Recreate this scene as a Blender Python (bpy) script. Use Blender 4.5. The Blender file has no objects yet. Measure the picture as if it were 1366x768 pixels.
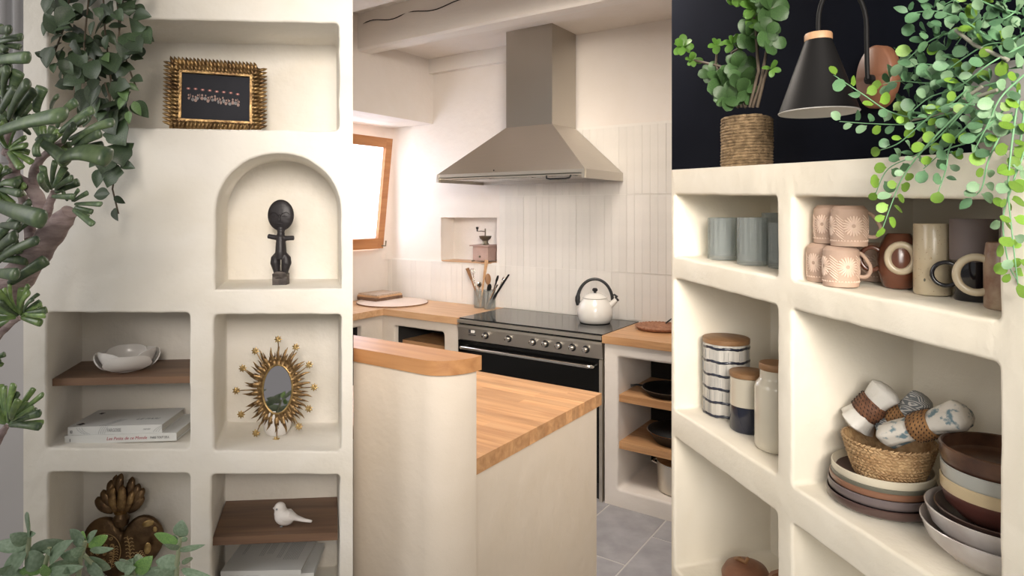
import bpy, bmesh, math, random
from mathutils import Matrix, Vector, noise
random.seed(7)
R = math.radians
SC = bpy.context.scene
COL = SC.collection
PI = math.pi

# ---------------------------------------------------------------- camera, sky, lights, exposure
H = 1.56                       # eye height
FL = 848.0                     # focal length in pixels of the 1366 px frame
cam_data = bpy.data.cameras.new('camera')
cam_data.sensor_width = 36.0
cam_data.lens = 36.0 * FL / 1366.0
cam_data.shift_y = -101.0 / 1366.0          # shift lens: level camera, horizon above the middle
cam_data.clip_start = 0.05
cam = bpy.data.objects.new('camera', cam_data)
cam.location = (0, 0, H)
cam.rotation_euler = (PI / 2, 0, 0)
COL.objects.link(cam)
SC.camera = cam

world = bpy.data.worlds.new('daylight')
world.use_nodes = True
bg = world.node_tree.nodes['Background']
bg.inputs[0].default_value = (1.0, 0.97, 0.93, 1)
bg.inputs[1].default_value = 0.34
SC.world = world

def area(name, loc, target, size, power, color, size_y=None, spread=None):
    d = bpy.data.lights.new(name, 'AREA')
    d.shape = 'RECTANGLE'; d.size = size; d.size_y = size_y or size
    d.energy = power; d.color = color
    if spread: d.spread = R(spread)
    o = bpy.data.objects.new(name, d)
    o.location = loc
    o.rotation_euler = (Vector(target) - Vector(loc)).to_track_quat('-Z', 'Y').to_euler()
    COL.objects.link(o)
    return o
area('window_light_of_living_room', (-2.45, 0.35, 2.25), (-0.7, 1.6, 1.5), 0.9, 18.5, (1.0, 0.975, 0.94), 1.4)
area('added_fill_of_kitchen', (0.25, 2.49, 2.6), (0.1, 2.7, 0.0), 0.7, 36, (1.0, 0.90, 0.80))  # added fill just above the view to brighten the kitchen, not a fitting
area('room_light_of_kitchen', (0.35, -0.9, 2.3), (-0.1, 3.3, 1.4), 0.9, 14, (1.0, 0.91, 0.82), None, 50)
area('window_light_of_kitchen', (-1.58, 5.31, 1.85), (0.07, 4.18, 1.75), 1.8, 135, (0.84, 0.88, 1.0))
area('front_light_of_pantry', (0.15, -1.1, 1.95), (1.0, 1.15, 1.25), 1.2, 5.8, (1.0, 0.965, 0.90), None, 60)  # area light from in front of the shelving, its source unseen

SC.view_settings.view_transform = 'Standard'
SC.view_settings.look = 'None'
SC.view_settings.gamma = 1.0
SC.view_settings.exposure = 0.0
SC.view_settings.use_curve_mapping = False

# ---------------------------------------------------------------- frames (rooms stand at an angle to each other)
PHI_L = R(5.0)                              # living room wall
PHI_K = R(-34.3)                            # kitchen
PHI_R = math.atan2(-848.0, 233.0)           # pantry shelving
def F(phi):
    return Matrix.Rotation(phi, 4, 'Z')
ML, MK, MR = F(PHI_L), F(PHI_K), F(PHI_R)
def at(px, py, Y):
    return Vector(((px - 683.0) / FL * Y, Y, H - (py - 283.0) / FL * Y))

# ---------------------------------------------------------------- materials
def newmat(name):
    m = bpy.data.materials.new(name); m.use_nodes = True
    nt = m.node_tree
    return m, nt, nt.nodes['Principled BSDF']
def rgba(c): return (c[0], c[1], c[2], 1)
def plain(name, col, rough=0.6, metal=0.0, var=0.0, vs=6.0, bump=0.0, bs=60.0, coat=0.0, col2=None, rand=0.0, translucent=0.0, detail=4, stretch=(1, 1, 1), spec=None, ramp=(0.35, 0.65)):
    m, nt, b = newmat(name)
    N, L = nt.nodes, nt.links
    b.inputs['Roughness'].default_value = rough
    b.inputs['Metallic'].default_value = metal
    b.inputs['Coat Weight'].default_value = coat
    b.inputs['Coat Roughness'].default_value = 0.08
    if spec is not None: b.inputs['Specular IOR Level'].default_value = spec
    b.inputs['Base Color'].default_value = rgba(col)
    tc = N.new('ShaderNodeTexCoord'); mp = N.new('ShaderNodeMapping')
    mp.inputs['Scale'].default_value = stretch
    L.new(tc.outputs['Object'], mp.inputs[0])
    src = None
    if var > 0 or col2:
        n = N.new('ShaderNodeTexNoise'); n.inputs['Scale'].default_value = vs; n.inputs['Detail'].default_value = detail
        L.new(mp.outputs[0], n.inputs[0])
        r = N.new('ShaderNodeValToRGB')
        r.color_ramp.elements[0].position, r.color_ramp.elements[1].position = ramp
        c2 = col2 or tuple(x * (1 - var) for x in col)
        r.color_ramp.elements[0].color = rgba(c2); r.color_ramp.elements[1].color = rgba(col)
        L.new(n.outputs[0], r.inputs[0]); src = r.outputs[0]
    if rand > 0:
        oi = N.new('ShaderNodeObjectInfo')
        hs = N.new('ShaderNodeHueSaturation')
        mr = N.new('ShaderNodeMapRange'); mr.inputs[3].default_value = 1 - rand; mr.inputs[4].default_value = 1 + rand
        L.new(oi.outputs['Random'], mr.inputs[0]); L.new(mr.outputs[0], hs.inputs['Value'])
        if src: L.new(src, hs.inputs['Color'])
        else: hs.inputs['Color'].default_value = rgba(col)
        src = hs.outputs[0]
    if src: L.new(src, b.inputs['Base Color'])
    if bump > 0:
        n2 = N.new('ShaderNodeTexNoise'); n2.inputs['Scale'].default_value = bs; n2.inputs['Detail'].default_value = 5
        L.new(mp.outputs[0], n2.inputs[0])
        bp = N.new('ShaderNodeBump'); bp.inputs['Strength'].default_value = bump; bp.inputs['Distance'].default_value = 0.01
        L.new(n2.outputs[0], bp.inputs['Height']); L.new(bp.outputs[0], b.inputs['Normal'])
    if translucent > 0:
        t = N.new('ShaderNodeBsdfTranslucent'); mx = N.new('ShaderNodeMixShader'); mx.inputs[0].default_value = translucent
        if src: L.new(src, t.inputs[0])
        else: t.inputs[0].default_value = rgba(col)
        L.new(b.outputs[0], mx.inputs[1]); L.new(t.outputs[0], mx.inputs[2])
        L.new(mx.outputs[0], N['Material Output'].inputs['Surface'])
    return m
def plaster(name, col, bump=0.35, var=0.05, grit=0.06):
    """hand trowelled lime plaster: soft clouds, broad undulation and fine grit"""
    m, nt, b = newmat(name); N, L = nt.nodes, nt.links
    b.inputs['Roughness'].default_value = 0.85; b.inputs['Specular IOR Level'].default_value = 0.2
    tc = N.new('ShaderNodeTexCoord')
    n = N.new('ShaderNodeTexNoise'); n.inputs['Scale'].default_value = 4.5; n.inputs['Detail'].default_value = 6; n.inputs['Distortion'].default_value = 0.6
    L.new(tc.outputs['Object'], n.inputs[0])
    r = N.new('ShaderNodeValToRGB'); r.color_ramp.elements[0].position = 0.3; r.color_ramp.elements[1].position = 0.7
    r.color_ramp.elements[0].color = rgba([x * (1 - var * k) for x, k in zip(col, (1, 1.3, 2))]); r.color_ramp.elements[1].color = rgba(col)
    L.new(n.outputs[0], r.inputs[0]); L.new(r.outputs[0], b.inputs['Base Color'])
    n1 = N.new('ShaderNodeTexNoise'); n1.inputs['Scale'].default_value = 9; n1.inputs['Detail'].default_value = 3
    n2 = N.new('ShaderNodeTexNoise'); n2.inputs['Scale'].default_value = 140; n2.inputs['Detail'].default_value = 4
    for q in (n1, n2): L.new(tc.outputs['Object'], q.inputs[0])
    mt = N.new('ShaderNodeMath'); mt.operation = 'MULTIPLY_ADD'; mt.inputs[1].default_value = grit
    L.new(n2.outputs[0], mt.inputs[0]); L.new(n1.outputs[0], mt.inputs[2])
    bp = N.new('ShaderNodeBump'); bp.inputs['Strength'].default_value = bump; bp.inputs['Distance'].default_value = 0.02
    L.new(mt.outputs[0], bp.inputs['Height']); L.new(bp.outputs[0], b.inputs['Normal'])
    return m
def wood(name, c1, c2, axis='X', scale=1.0, rough=0.45, rand=0.0, coat=0.0):
    m, nt, b = newmat(name); N, L = nt.nodes, nt.links
    b.inputs['Roughness'].default_value = rough; b.inputs['Coat Weight'].default_value = coat
    tc = N.new('ShaderNodeTexCoord'); mp = N.new('ShaderNodeMapping')
    s = {'X': (2.2, 26, 26), 'Y': (26, 2.2, 26), 'Z': (26, 26, 2.2)}[axis]
    mp.inputs['Scale'].default_value = [x * scale for x in s]
    oi = N.new('ShaderNodeObjectInfo')
    vm = N.new('ShaderNodeVectorMath'); vm.operation = 'MULTIPLY_ADD'; vm.inputs[1].default_value = (37, 11, 23)
    L.new(oi.outputs['Random'], vm.inputs[0]); L.new(tc.outputs['Object'], vm.inputs[2])
    L.new(vm.outputs[0], mp.inputs[0])
    n = N.new('ShaderNodeTexNoise'); n.inputs['Scale'].default_value = 1.6; n.inputs['Detail'].default_value = 7; n.inputs['Distortion'].default_value = 0.5
    L.new(mp.outputs[0], n.inputs[0])
    r = N.new('ShaderNodeValToRGB'); r.color_ramp.elements[0].position = 0.3; r.color_ramp.elements[1].position = 0.68
    r.color_ramp.elements[0].color = rgba(c2); r.color_ramp.elements[1].color = rgba(c1)
    L.new(n.outputs[0], r.inputs[0])
    hs = N.new('ShaderNodeHueSaturation'); mr = N.new('ShaderNodeMapRange'); mr.inputs[3].default_value = 1 - rand; mr.inputs[4].default_value = 1 + rand
    L.new(oi.outputs['Random'], mr.inputs[0]); L.new(mr.outputs[0], hs.inputs['Value']); L.new(r.outputs[0], hs.inputs['Color'])
    L.new(hs.outputs[0], b.inputs['Base Color'])
    bp = N.new('ShaderNodeBump'); bp.inputs['Strength'].default_value = 0.15; bp.inputs['Distance'].default_value = 0.004
    L.new(n.outputs[0], bp.inputs['Height']); L.new(bp.outputs[0], b.inputs['Normal'])
    return m
def glassy(name, col, rough=0.05, alpha=0.35):
    """thin tableware or window glass"""
    m, nt, b = newmat(name); N, L = nt.nodes, nt.links
    b.inputs['Base Color'].default_value = rgba(col); b.inputs['Roughness'].default_value = rough
    t = N.new('ShaderNodeBsdfTransparent'); t.inputs[0].default_value = rgba([0.5 + x * 0.5 for x in col])
    mx = N.new('ShaderNodeMixShader'); mx.inputs[0].default_value = alpha
    L.new(t.outputs[0], mx.inputs[1]); L.new(b.outputs[0], mx.inputs[2]); L.new(mx.outputs[0], N['Material Output'].inputs['Surface'])
    return m
def brushed(name, col, rough=0.3, stretch=(2, 2, 160)):
    m, nt, b = newmat(name); N, L = nt.nodes, nt.links
    b.inputs['Base Color'].default_value = rgba(col); b.inputs['Metallic'].default_value = 1.0
    tc = N.new('ShaderNodeTexCoord'); mp = N.new('ShaderNodeMapping'); mp.inputs['Scale'].default_value = stretch
    n = N.new('ShaderNodeTexNoise'); n.inputs['Scale'].default_value = 3; n.inputs['Detail'].default_value = 4
    L.new(tc.outputs['Object'], mp.inputs[0]); L.new(mp.outputs[0], n.inputs[0])
    mr = N.new('ShaderNodeMapRange'); mr.inputs[3].default_value = rough * 0.8; mr.inputs[4].default_value = rough * 1.35
    L.new(n.outputs[0], mr.inputs[0]); L.new(mr.outputs[0], b.inputs['Roughness'])
    bp = N.new('ShaderNodeBump'); bp.inputs['Strength'].default_value = 0.03; bp.inputs['Distance'].default_value = 0.002
    L.new(n.outputs[0], bp.inputs['Height']); L.new(bp.outputs[0], b.inputs['Normal'])
    return m

M = {}
M['cream'] = plaster('cream_lime_plaster', (0.775, 0.743, 0.688), 0.5, 0.07)
M['pantry'] = plaster('warm_cream_plaster', (0.80, 0.745, 0.64), 0.40, 0.05, 0.09)
M['kwall'] = plaster('kitchen_lime_wall', (0.80, 0.74, 0.68), 0.3, 0.03)
M['kplaster'] = plaster('kitchen_plaster_base', (0.68, 0.61, 0.53), 0.3, 0.04)
M['grey_wall'] = plaster('cool_grey_wall', (0.48, 0.46, 0.46), 0.1, 0.02)
M['navy'] = plain('dark_navy_wall', (0.005, 0.006, 0.010), 0.95, var=0.2, vs=3, bump=0.05, bs=40, spec=0.03)
M['beam'] = plain('whitewashed_timber', (0.83, 0.78, 0.72), 0.8, var=0.06, vs=7, bump=0.5, bs=14, stretch=(0.3, 1, 1))
M['tile'] = plain('glazed_off_white_tile', (0.76, 0.72, 0.66), 0.32, var=0.05, vs=9, rand=0.035, bump=0.1, bs=20)
M['grout'] = plain('tile_grout', (0.80, 0.76, 0.70), 0.9, bump=0.1)
M['slate'] = plain('grey_stone_floor_tile', (0.40, 0.39, 0.40), 0.55, var=0.22, vs=9, bump=0.15, bs=25, rand=0.05, detail=8)
M['joint'] = plain('pale_floor_joint', (0.55, 0.53, 0.50), 0.9)
M['oak'] = wood('oiled_oak', (0.60, 0.34, 0.165), (0.40, 0.20, 0.085), 'X', 1.0, 0.4, 0.16)
M['oak_bar'] = wood('golden_oak_bar', (0.47, 0.24, 0.10), (0.34, 0.155, 0.06), 'X', 0.7, 0.4, 0.03)
M['oak_pale'] = wood('pale_oak', (0.68, 0.43, 0.24), (0.52, 0.29, 0.14), 'X', 0.8, 0.4, 0.06)
M['walnut'] = wood('walnut_shelf', (0.205, 0.118, 0.070), (0.105, 0.056, 0.034), 'X', 0.7, 0.5, 0.02)
M['pine'] = wood('orange_pine', (0.56, 0.25, 0.09), (0.42, 0.165, 0.05), 'Y', 0.6, 0.45)
M['steel'] = brushed('brushed_steel', (0.58, 0.54, 0.48), 0.38, (160, 2, 2))
M['steel_dark'] = brushed('brushed_steel_hood', (0.56, 0.52, 0.46), 0.40, (2, 2, 150))
M['chrome'] = plain('polished_chrome', (0.70, 0.67, 0.62), 0.16, 1.0)
M['rim_steel'] = plain('satin_steel_trim', (0.74, 0.69, 0.60), 0.38, 1.0)
M['glass_black'] = plain('black_ceramic_glass', (0.006, 0.006, 0.007), 0.08, coat=0.2)
M['oven_glass'] = plain('black_oven_glass', (0.004, 0.004, 0.004), 0.12, spec=0.25)
M['black'] = plain('black_plastic', (0.012, 0.012, 0.013), 0.35)
M['matt_black'] = plain('matt_black_metal', (0.010, 0.0095, 0.0095), 0.55, spec=0.2)
M['void'] = plain('shade_crack_soil_dark', (0.02, 0.018, 0.016), 0.9)  # near-black for soil and cracks; also paints shade into recesses
M['enamel'] = plain('cream_enamel', (0.80, 0.77, 0.71), 0.25, coat=0.4)
M['white_ceramic'] = plain('white_glazed_ceramic', (0.74, 0.71, 0.68), 0.28, coat=0.3, var=0.05, vs=20)
M['bisque'] = plain('white_bisque', (0.72, 0.68, 0.65), 0.6, bump=0.1, bs=90)
M['gold'] = plain('antique_gold', (0.38, 0.25, 0.11), 0.40, 0.85, col2=(0.13, 0.075, 0.035), vs=45, bump=0.25, bs=120)
M['gold_bright'] = plain('worn_bright_gold', (0.55, 0.39, 0.17), 0.3, 0.9, col2=(0.26, 0.16, 0.06), vs=60)
M['bronze'] = plain('dark_bronze', (0.17, 0.105, 0.052), 0.36, 0.85, col2=(0.075, 0.045, 0.025), vs=25, bump=0.2, bs=90)
M['bronze_line'] = plain('rubbed_bronze_relief', (0.46, 0.31, 0.15), 0.35, 0.9)
M['mirror'] = plain('mirror_glass', (0.55, 0.53, 0.55), 0.03, 1.0)
M['ebony'] = plain('black_stained_wood', (0.015, 0.012, 0.014), 0.48, bump=0.15, bs=70)
M['ebony_worn'] = plain('worn_dark_wood', (0.035, 0.027, 0.025), 0.6, col2=(0.10, 0.08, 0.07), vs=40, bump=0.4, bs=60)
M['paper'] = plain('white_book_cover', (0.66, 0.66, 0.64), 0.5)
M['pages'] = plain('book_pages', (0.58, 0.55, 0.49), 0.8, bump=0.3, bs=10, stretch=(1, 1, 60))
M['ink'] = plain('black_ink', (0.035, 0.035, 0.04), 0.6)
M['ink_grey'] = plain('grey_ink', (0.24, 0.25, 0.26), 0.6)
M['ink_red'] = plain('red_ink', (0.40, 0.05, 0.085), 0.6)
M['photo_dark'] = plain('night_photo_print', (0.022, 0.023, 0.030), 0.6, var=0.25, vs=8, spec=0.15)
M['photo_skin'] = plain('photo_faces', (0.26, 0.16, 0.13), 0.5)
M['photo_pale'] = plain('photo_pale_clothes', (0.20, 0.19, 0.19), 0.5, var=0.4, vs=90)
M['photo_red'] = plain('photo_warm_lights', (0.75, 0.30, 0.24), 0.4)
M['gollum'] = plain('dark_succulent_green', (0.095, 0.140, 0.062), 0.44, col2=(0.038, 0.068, 0.036), vs=6, rand=0.35, coat=0.06)
M['gollum_light'] = plain('fresh_succulent_green', (0.20, 0.30, 0.085), 0.34, col2=(0.085, 0.15, 0.055), vs=4, rand=0.25, coat=0.15)
M['bark'] = plain('pale_succulent_bark', (0.33, 0.26, 0.25), 0.8, col2=(0.17, 0.12, 0.12), vs=22, bump=0.7, bs=26, stretch=(1, 1, 3))
M['jade'] = plain('grey_green_jade_leaf', (0.27, 0.36, 0.25), 0.42, col2=(0.17, 0.25, 0.155), vs=7, rand=0.18)
M['jade_fresh'] = plain('bright_jade_leaf', (0.24, 0.42, 0.12), 0.35, col2=(0.15, 0.30, 0.09), vs=18, rand=0.15)
M['jade_stem'] = plain('olive_succulent_stem', (0.28, 0.32, 0.20), 0.6, bump=0.3, bs=60)
M['ivy'] = plain('deep_ivy_leaf', (0.058, 0.092, 0.040), 0.42, col2=(0.028, 0.05, 0.026), vs=30, rand=0.45, translucent=0.12)
M['ivy_fresh'] = plain('young_ivy_leaf', (0.14, 0.24, 0.075), 0.42, col2=(0.07, 0.13, 0.045), vs=30, rand=0.25, translucent=0.2)
M['vine'] = plain('thin_brown_vine', (0.10, 0.075, 0.05), 0.7)
M['euc'] = plain('grey_green_round_leaf', (0.16, 0.31, 0.15), 0.5, col2=(0.08, 0.19, 0.095), vs=50, rand=0.35, translucent=0.35)
M['euc_lime'] = plain('lime_round_leaf', (0.30, 0.49, 0.065), 0.45, col2=(0.17, 0.34, 0.05), vs=50, rand=0.25, translucent=0.4)
M['euc_pale'] = plain('pale_mint_leaf', (0.33, 0.49, 0.28), 0.5, col2=(0.19, 0.34, 0.20), vs=50, rand=0.2, translucent=0.35)
M['euc_stem'] = plain('mint_green_stem', (0.16, 0.34, 0.17), 0.5)
M['twig'] = plain('grey_branch', (0.30, 0.29, 0.23), 0.7)
M['pot_plant'] = plain('soft_green_leaf', (0.075, 0.155, 0.045), 0.45, col2=(0.04, 0.09, 0.03), vs=30, rand=0.3, translucent=0.2)
M['pot_fresh'] = plain('fresh_green_leaf', (0.13, 0.28, 0.045), 0.45, rand=0.2, translucent=0.25)
M['jute'] = plain('twisted_jute', (0.27, 0.185, 0.10), 0.95, col2=(0.13, 0.085, 0.042), vs=60, bump=1.0, bs=110)
M['concrete'] = plain('grey_concrete_pot', (0.22, 0.215, 0.20), 0.8, var=0.15, vs=12, bump=0.2)
M['seagrass'] = plain('shiny_seagrass', (0.56, 0.37, 0.19), 0.5, col2=(0.36, 0.21, 0.095), vs=60, bump=0.6, bs=180)
M['ring_straw'] = plain('tan_straw_ring', (0.34, 0.17, 0.06), 0.7, col2=(0.18, 0.085, 0.03), vs=70)
M['ring_dark'] = plain('dark_straw_stitch', (0.035, 0.018, 0.012), 0.8)
M['linen'] = plain('white_linen', (0.66, 0.63, 0.58), 0.9, bump=0.3, bs=60, var=0.05)
M['linen_print'] = plain('linen_with_blue_print', (0.60, 0.56, 0.50), 0.9, col2=(0.15, 0.22, 0.25), vs=52, bump=0.3, bs=60, detail=8, ramp=(0.40, 0.47))
M['salmon_light'] = plain('pale_salmon_relief', (0.72, 0.55, 0.44), 0.7)
M['salmon'] = plain('salmon_bisque', (0.52, 0.36, 0.27), 0.7, var=0.1, vs=14, bump=0.1, bs=80)
M['brown_glaze'] = plain('brown_glaze', (0.145, 0.050, 0.026), 0.22, coat=0.4, var=0.3, vs=12)
M['sand_glaze'] = plain('speckled_sand_glaze', (0.52, 0.44, 0.31), 0.3, coat=0.3, col2=(0.48, 0.39, 0.26), vs=25, bump=0.05)
M['black_glaze'] = plain('black_glaze', (0.009, 0.008, 0.011), 0.14, coat=0.5)
M['mauve'] = plain('matt_mauve_glaze', (0.17, 0.135, 0.13), 0.6, var=0.1, vs=9)
M['smoke_glass'] = glassy('ribbed_grey_glass', (0.55, 0.59, 0.58), 0.12, 0.26)
M['clear_glass'] = glassy('clear_glass', (0.66, 0.68, 0.66), 0.06, 0.16)
M['pane'] = plain('sky_white_window_pane', (0.93, 0.94, 0.96), 0.35, translucent=0.85)  # white translucent glass stands in for the bright sky outside
M['wood_lid'] = wood('acacia_lid', (0.30, 0.165, 0.075), (0.20, 0.10, 0.045), 'X', 1.2, 0.5)
M['stripe_white'] = plain('chalk_white_glaze', (0.62, 0.59, 0.54), 0.4, col2=(0.30, 0.29, 0.27), vs=55, stretch=(1, 1, 0.06))
M['navy_glaze'] = plain('navy_glaze', (0.014, 0.017, 0.032), 0.25, coat=0.3)
M['cream_glaze'] = plain('cream_glaze', (0.57, 0.52, 0.42), 0.2, coat=0.5, var=0.06)
M['plate_dark'] = plain('aubergine_glaze', (0.085, 0.047, 0.040), 0.28, coat=0.4, var=0.3, vs=14)
M['plate_mauve'] = plain('mauve_grey_plate', (0.145, 0.115, 0.115), 0.4, coat=0.2, var=0.15)
M['plate_copper'] = plain('copper_rim_plate', (0.23, 0.11, 0.065), 0.35, coat=0.3, var=0.3)
M['plate_olive'] = plain('olive_grey_plate', (0.13, 0.125, 0.095), 0.4, coat=0.2, var=0.2)
M['bowl_rust'] = plain('rustic_brown_glaze', (0.15, 0.072, 0.040), 0.3, coat=0.3, col2=(0.05, 0.024, 0.018), vs=18, detail=8)
M['bowl_blue'] = plain('pale_blue_grey_glaze', (0.46, 0.46, 0.42), 0.3, coat=0.3, var=0.12)
M['bowl_yellow'] = plain('straw_yellow_glaze', (0.62, 0.49, 0.30), 0.3, coat=0.3, var=0.08)
M['bowl_maroon'] = plain('maroon_glaze', (0.115, 0.042, 0.034), 0.28, coat=0.4, var=0.15)
M['bowl_white'] = plain('white_stoneware', (0.60, 0.57, 0.55), 0.25, coat=0.4, col2=(0.40, 0.34, 0.31), vs=10)
M['rose_wood'] = plain('pinkish_painted_wood', (0.48, 0.33, 0.28), 0.6, var=0.12, vs=20)
M['brown_wood'] = wood('brown_spoon_wood', (0.30, 0.15, 0.065), (0.19, 0.09, 0.035), 'Z', 1.0, 0.5)
M['brass_old'] = plain('old_brass', (0.20, 0.17, 0.12), 0.4, 0.9)
M['terracotta'] = plain('woven_rust_wicker', (0.44, 0.22, 0.13), 0.8, col2=(0.30, 0.14, 0.08), vs=60, bump=0.6, bs=120)
M['copper_wood'] = wood('rosy_wood_disc', (0.26, 0.115, 0.062), (0.19, 0.08, 0.044), 'Z', 0.8, 0.45)
M['blond_wood'] = wood('blond_wood_collar', (0.56, 0.34, 0.19), (0.48, 0.27, 0.14), 'X', 0.8, 0.5)
M['lamp_inside'] = plain('white_lamp_inside', (0.55, 0.54, 0.52), 0.5)

# ---------------------------------------------------------------- mesh helpers
class MB:
    def __init__(s): s.bm = bmesh.new(); s.mats = []
    def box(s, x0, x1, y0, y1, z0, z1, mtx=None):
        vs = [s.bm.verts.new((x, y, z)) for x in (x0, x1) for y in (y0, y1) for z in (z0, z1)]
        for f in ((0, 1, 3, 2), (4, 6, 7, 5), (0, 4, 5, 1), (2, 3, 7, 6), (0, 2, 6, 4), (1, 5, 7, 3)):
            s.bm.faces.new([vs[i] for i in f])
        if mtx: bmesh.ops.transform(s.bm, matrix=mtx, verts=vs)
        return s
    def prism(s, poly, z0, z1):
        a = [s.bm.verts.new((p[0], p[1], z0)) for p in poly]; b = [s.bm.verts.new((p[0], p[1], z1)) for p in poly]
        n = len(poly); s.bm.faces.new(a[::-1]); s.bm.faces.new(b)
        for i in range(n): s.bm.faces.new((a[i], a[(i + 1) % n], b[(i + 1) % n], b[i]))
        return s
    def loops(s, loops, closed=True, cap0=True, cap1=True):
        """skin a list of equal-length point loops"""
        V = [[s.bm.verts.new(p) for p in lp] for lp in loops]
        n = len(V[0])
        for a, b in zip(V, V[1:]):
            for i in range(n if closed else n - 1):
                s.bm.faces.new((a[i], a[(i + 1) % n], b[(i + 1) % n], b[i]))
        if cap0: s.bm.faces.new(V[0][::-1])
        if cap1: s.bm.faces.new(V[-1])
        return V
    def lathe(s, prof, n=32, c=(0, 0, 0), sx=1.0, sy=1.0, mtx=None, wob=None):
        """prof: list of (r, z); r=0 ends are closed to a point"""
        rings = []; new = []
        for r, z in prof:
            if r <= 1e-6:
                v = s.bm.verts.new((c[0], c[1], c[2] + z)); rings.append([v]); new.append(v)
            else:
                ring = []
                for i in range(n):
                    a = 2 * PI * i / n; rr = r * (wob(a, z) if wob else 1)
                    v = s.bm.verts.new((c[0] + rr * math.cos(a) * sx, c[1] + rr * math.sin(a) * sy, c[2] + z)); ring.append(v); new.append(v)
                rings.append(ring)
        for a, b in zip(rings, rings[1:]):
            if len(a) == 1 and len(b) == 1: continue
            for i in range(n):
                j = (i + 1) % n
                if len(a) == 1: s.bm.faces.new((a[0], b[j], b[i]))
                elif len(b) == 1: s.bm.faces.new((a[i], a[j], b[0]))
                else: s.bm.faces.new((a[i], a[j], b[j], b[i]))
        if mtx: bmesh.ops.transform(s.bm, matrix=mtx, verts=new)
        return s
    def tube(s, pts, r, n=8, flat=1.0, up=None, cap=True):
        """tube along points; r a number or one per point; flat squeezes the second axis"""
        pts = [Vector(p) for p in pts]; k = len(pts)
        rs = [r] * k if isinstance(r, (int, float)) else list(r)
        lo = []; u = Vector(up) if up else None
        for i, p in enumerate(pts):
            t = (pts[min(i + 1, k - 1)] - pts[max(i - 1, 0)])
            if t.length < 1e-9: t = Vector((0, 0, 1))
            t.normalize()
            if u is None: u = Vector((0, 0, 1)) if abs(t.z) < 0.9 else Vector((1, 0, 0))
            w = t.cross(u)
            if w.length < 1e-6: w = t.cross(Vector((0.3, 0.7, 0.2)))
            w.normalize(); u = w.cross(t).normalized()
            lo.append([p + (w * math.cos(a) + u * math.sin(a) * flat) * rs[i] for a in [2 * PI * j / n for j in range(n)]])
        s.loops(lo, True, cap, cap)
        return s
    def ball(s, c, r, seg=12, mtx=None):
        if isinstance(r, (int, float)): r = (r, r, r)
        mm = Matrix.Translation(c) @ (mtx or Matrix.Identity(4)) @ Matrix.Diagonal((r[0], r[1], r[2], 1))
        bmesh.ops.create_uvsphere(s.bm, u_segments=seg, v_segments=max(6, seg * 2 // 3), radius=1.0, matrix=mm)
        return s
    def disc(s, c, rx, rz, n=24, th=0.001):
        """flat disc standing in the xz plane, facing -y"""
        lo = [[(c[0] + rx * math.cos(2 * PI * i / n), c[1] + d, c[2] + rz * math.sin(2 * PI * i / n)) for i in range(n)] for d in (0, th)]
        s.loops(lo); return s
    def bevel(s, w, seg=2, ang=30):
        es = [e for e in s.bm.edges if len(e.link_faces) == 2 and e.calc_face_angle(0) > R(ang)]
        if es: bmesh.ops.bevel(s.bm, geom=es, offset=w, segments=seg, profile=0.6, affect='EDGES', clamp_overlap=True)
        return s
    def mesh(s, name, mat, ang=40):
        bmesh.ops.recalc_face_normals(s.bm, faces=s.bm.faces[:])
        me = bpy.data.meshes.new(name); s.bm.to_mesh(me); s.bm.free()
        for p in me.polygons: p.use_smooth = True
        me.set_sharp_from_angle(angle=R(ang))
        if mat: me.materials.append(mat)
        return me
    def build(s, name, mat, parent=None, ang=40, loc=None, rot=None):
        return put(name, s.mesh(name, mat, ang), parent, loc, rot)
def put(name, me, parent=None, loc=None, rot=None, mtx=None):
    o = bpy.data.objects.new(name, me); COL.objects.link(o)
    if parent: o.parent = parent
    if mtx is not None: o.matrix_local = mtx
    else:
        if loc: o.location = loc
        if rot: o.rotation_euler = rot
    return o
def remesh(mb, name, mat, parent, voxel, smooth=4, ang=80, loc=None, rot=None):
    """melt overlapping forms into one continuous skin"""
    me = mb.mesh(name, mat); o = bpy.data.objects.new(name + '_src', me); COL.objects.link(o)
    m = o.modifiers.new('r', 'REMESH'); m.mode = 'VOXEL'; m.voxel_size = voxel
    if smooth:
        q = o.modifiers.new('s', 'SMOOTH'); q.iterations = smooth; q.factor = 0.5
    dg = bpy.context.evaluated_depsgraph_get()
    me2 = bpy.data.meshes.new_from_object(o.evaluated_get(dg)); me2.name = name
    bpy.data.objects.remove(o)
    for p in me2.polygons: p.use_smooth = True
    if not me2.materials: me2.materials.append(mat)
    return put(name, me2, parent, loc, rot)
def thing(name, label, cat, fm, loc, rz=0.0, group=None, tilt=None):
    o = bpy.data.objects.new(name, None); COL.objects.link(o); o.empty_display_size = 0.05
    m = fm @ Matrix.Translation(loc) @ Matrix.Rotation(rz, 4, 'Z')
    if tilt is not None: m = m @ tilt
    o.matrix_world = m
    tag(o, label, cat, group); return o
def tag(o, label=None, cat=None, group=None):
    if label: o['label'] = label
    if cat: o['category'] = cat
    if group: o['group'] = group
    return o
def struct(o, label=None):
    o['kind'] = 'structure'
    if label: o['label'] = label
    return o
def fbuild(mb, name, mat, fm, ang=40):
    o = mb.build(name, mat, None, ang); o.matrix_world = fm; return o
def writing(body, size, name, mat, parent, loc, rot, bold=0.0, shear=0.0, xs=1.0, label=None):
    c = bpy.data.curves.new(name, 'FONT'); c.body = body; c.size = size; c.extrude = 0.00015; c.offset = bold; c.shear = shear
    c.resolution_u = 2
    o = bpy.data.objects.new('t', c); COL.objects.link(o)
    me = bpy.data.meshes.new_from_object(o.evaluated_get(bpy.context.evaluated_depsgraph_get())); bpy.data.objects.remove(o)
    me.materials.clear(); me.materials.append(mat)
    q = put(name, me, parent, loc, rot); q.scale = (xs, 1, 1)
    if label: q['label'] = label
    return q

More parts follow.
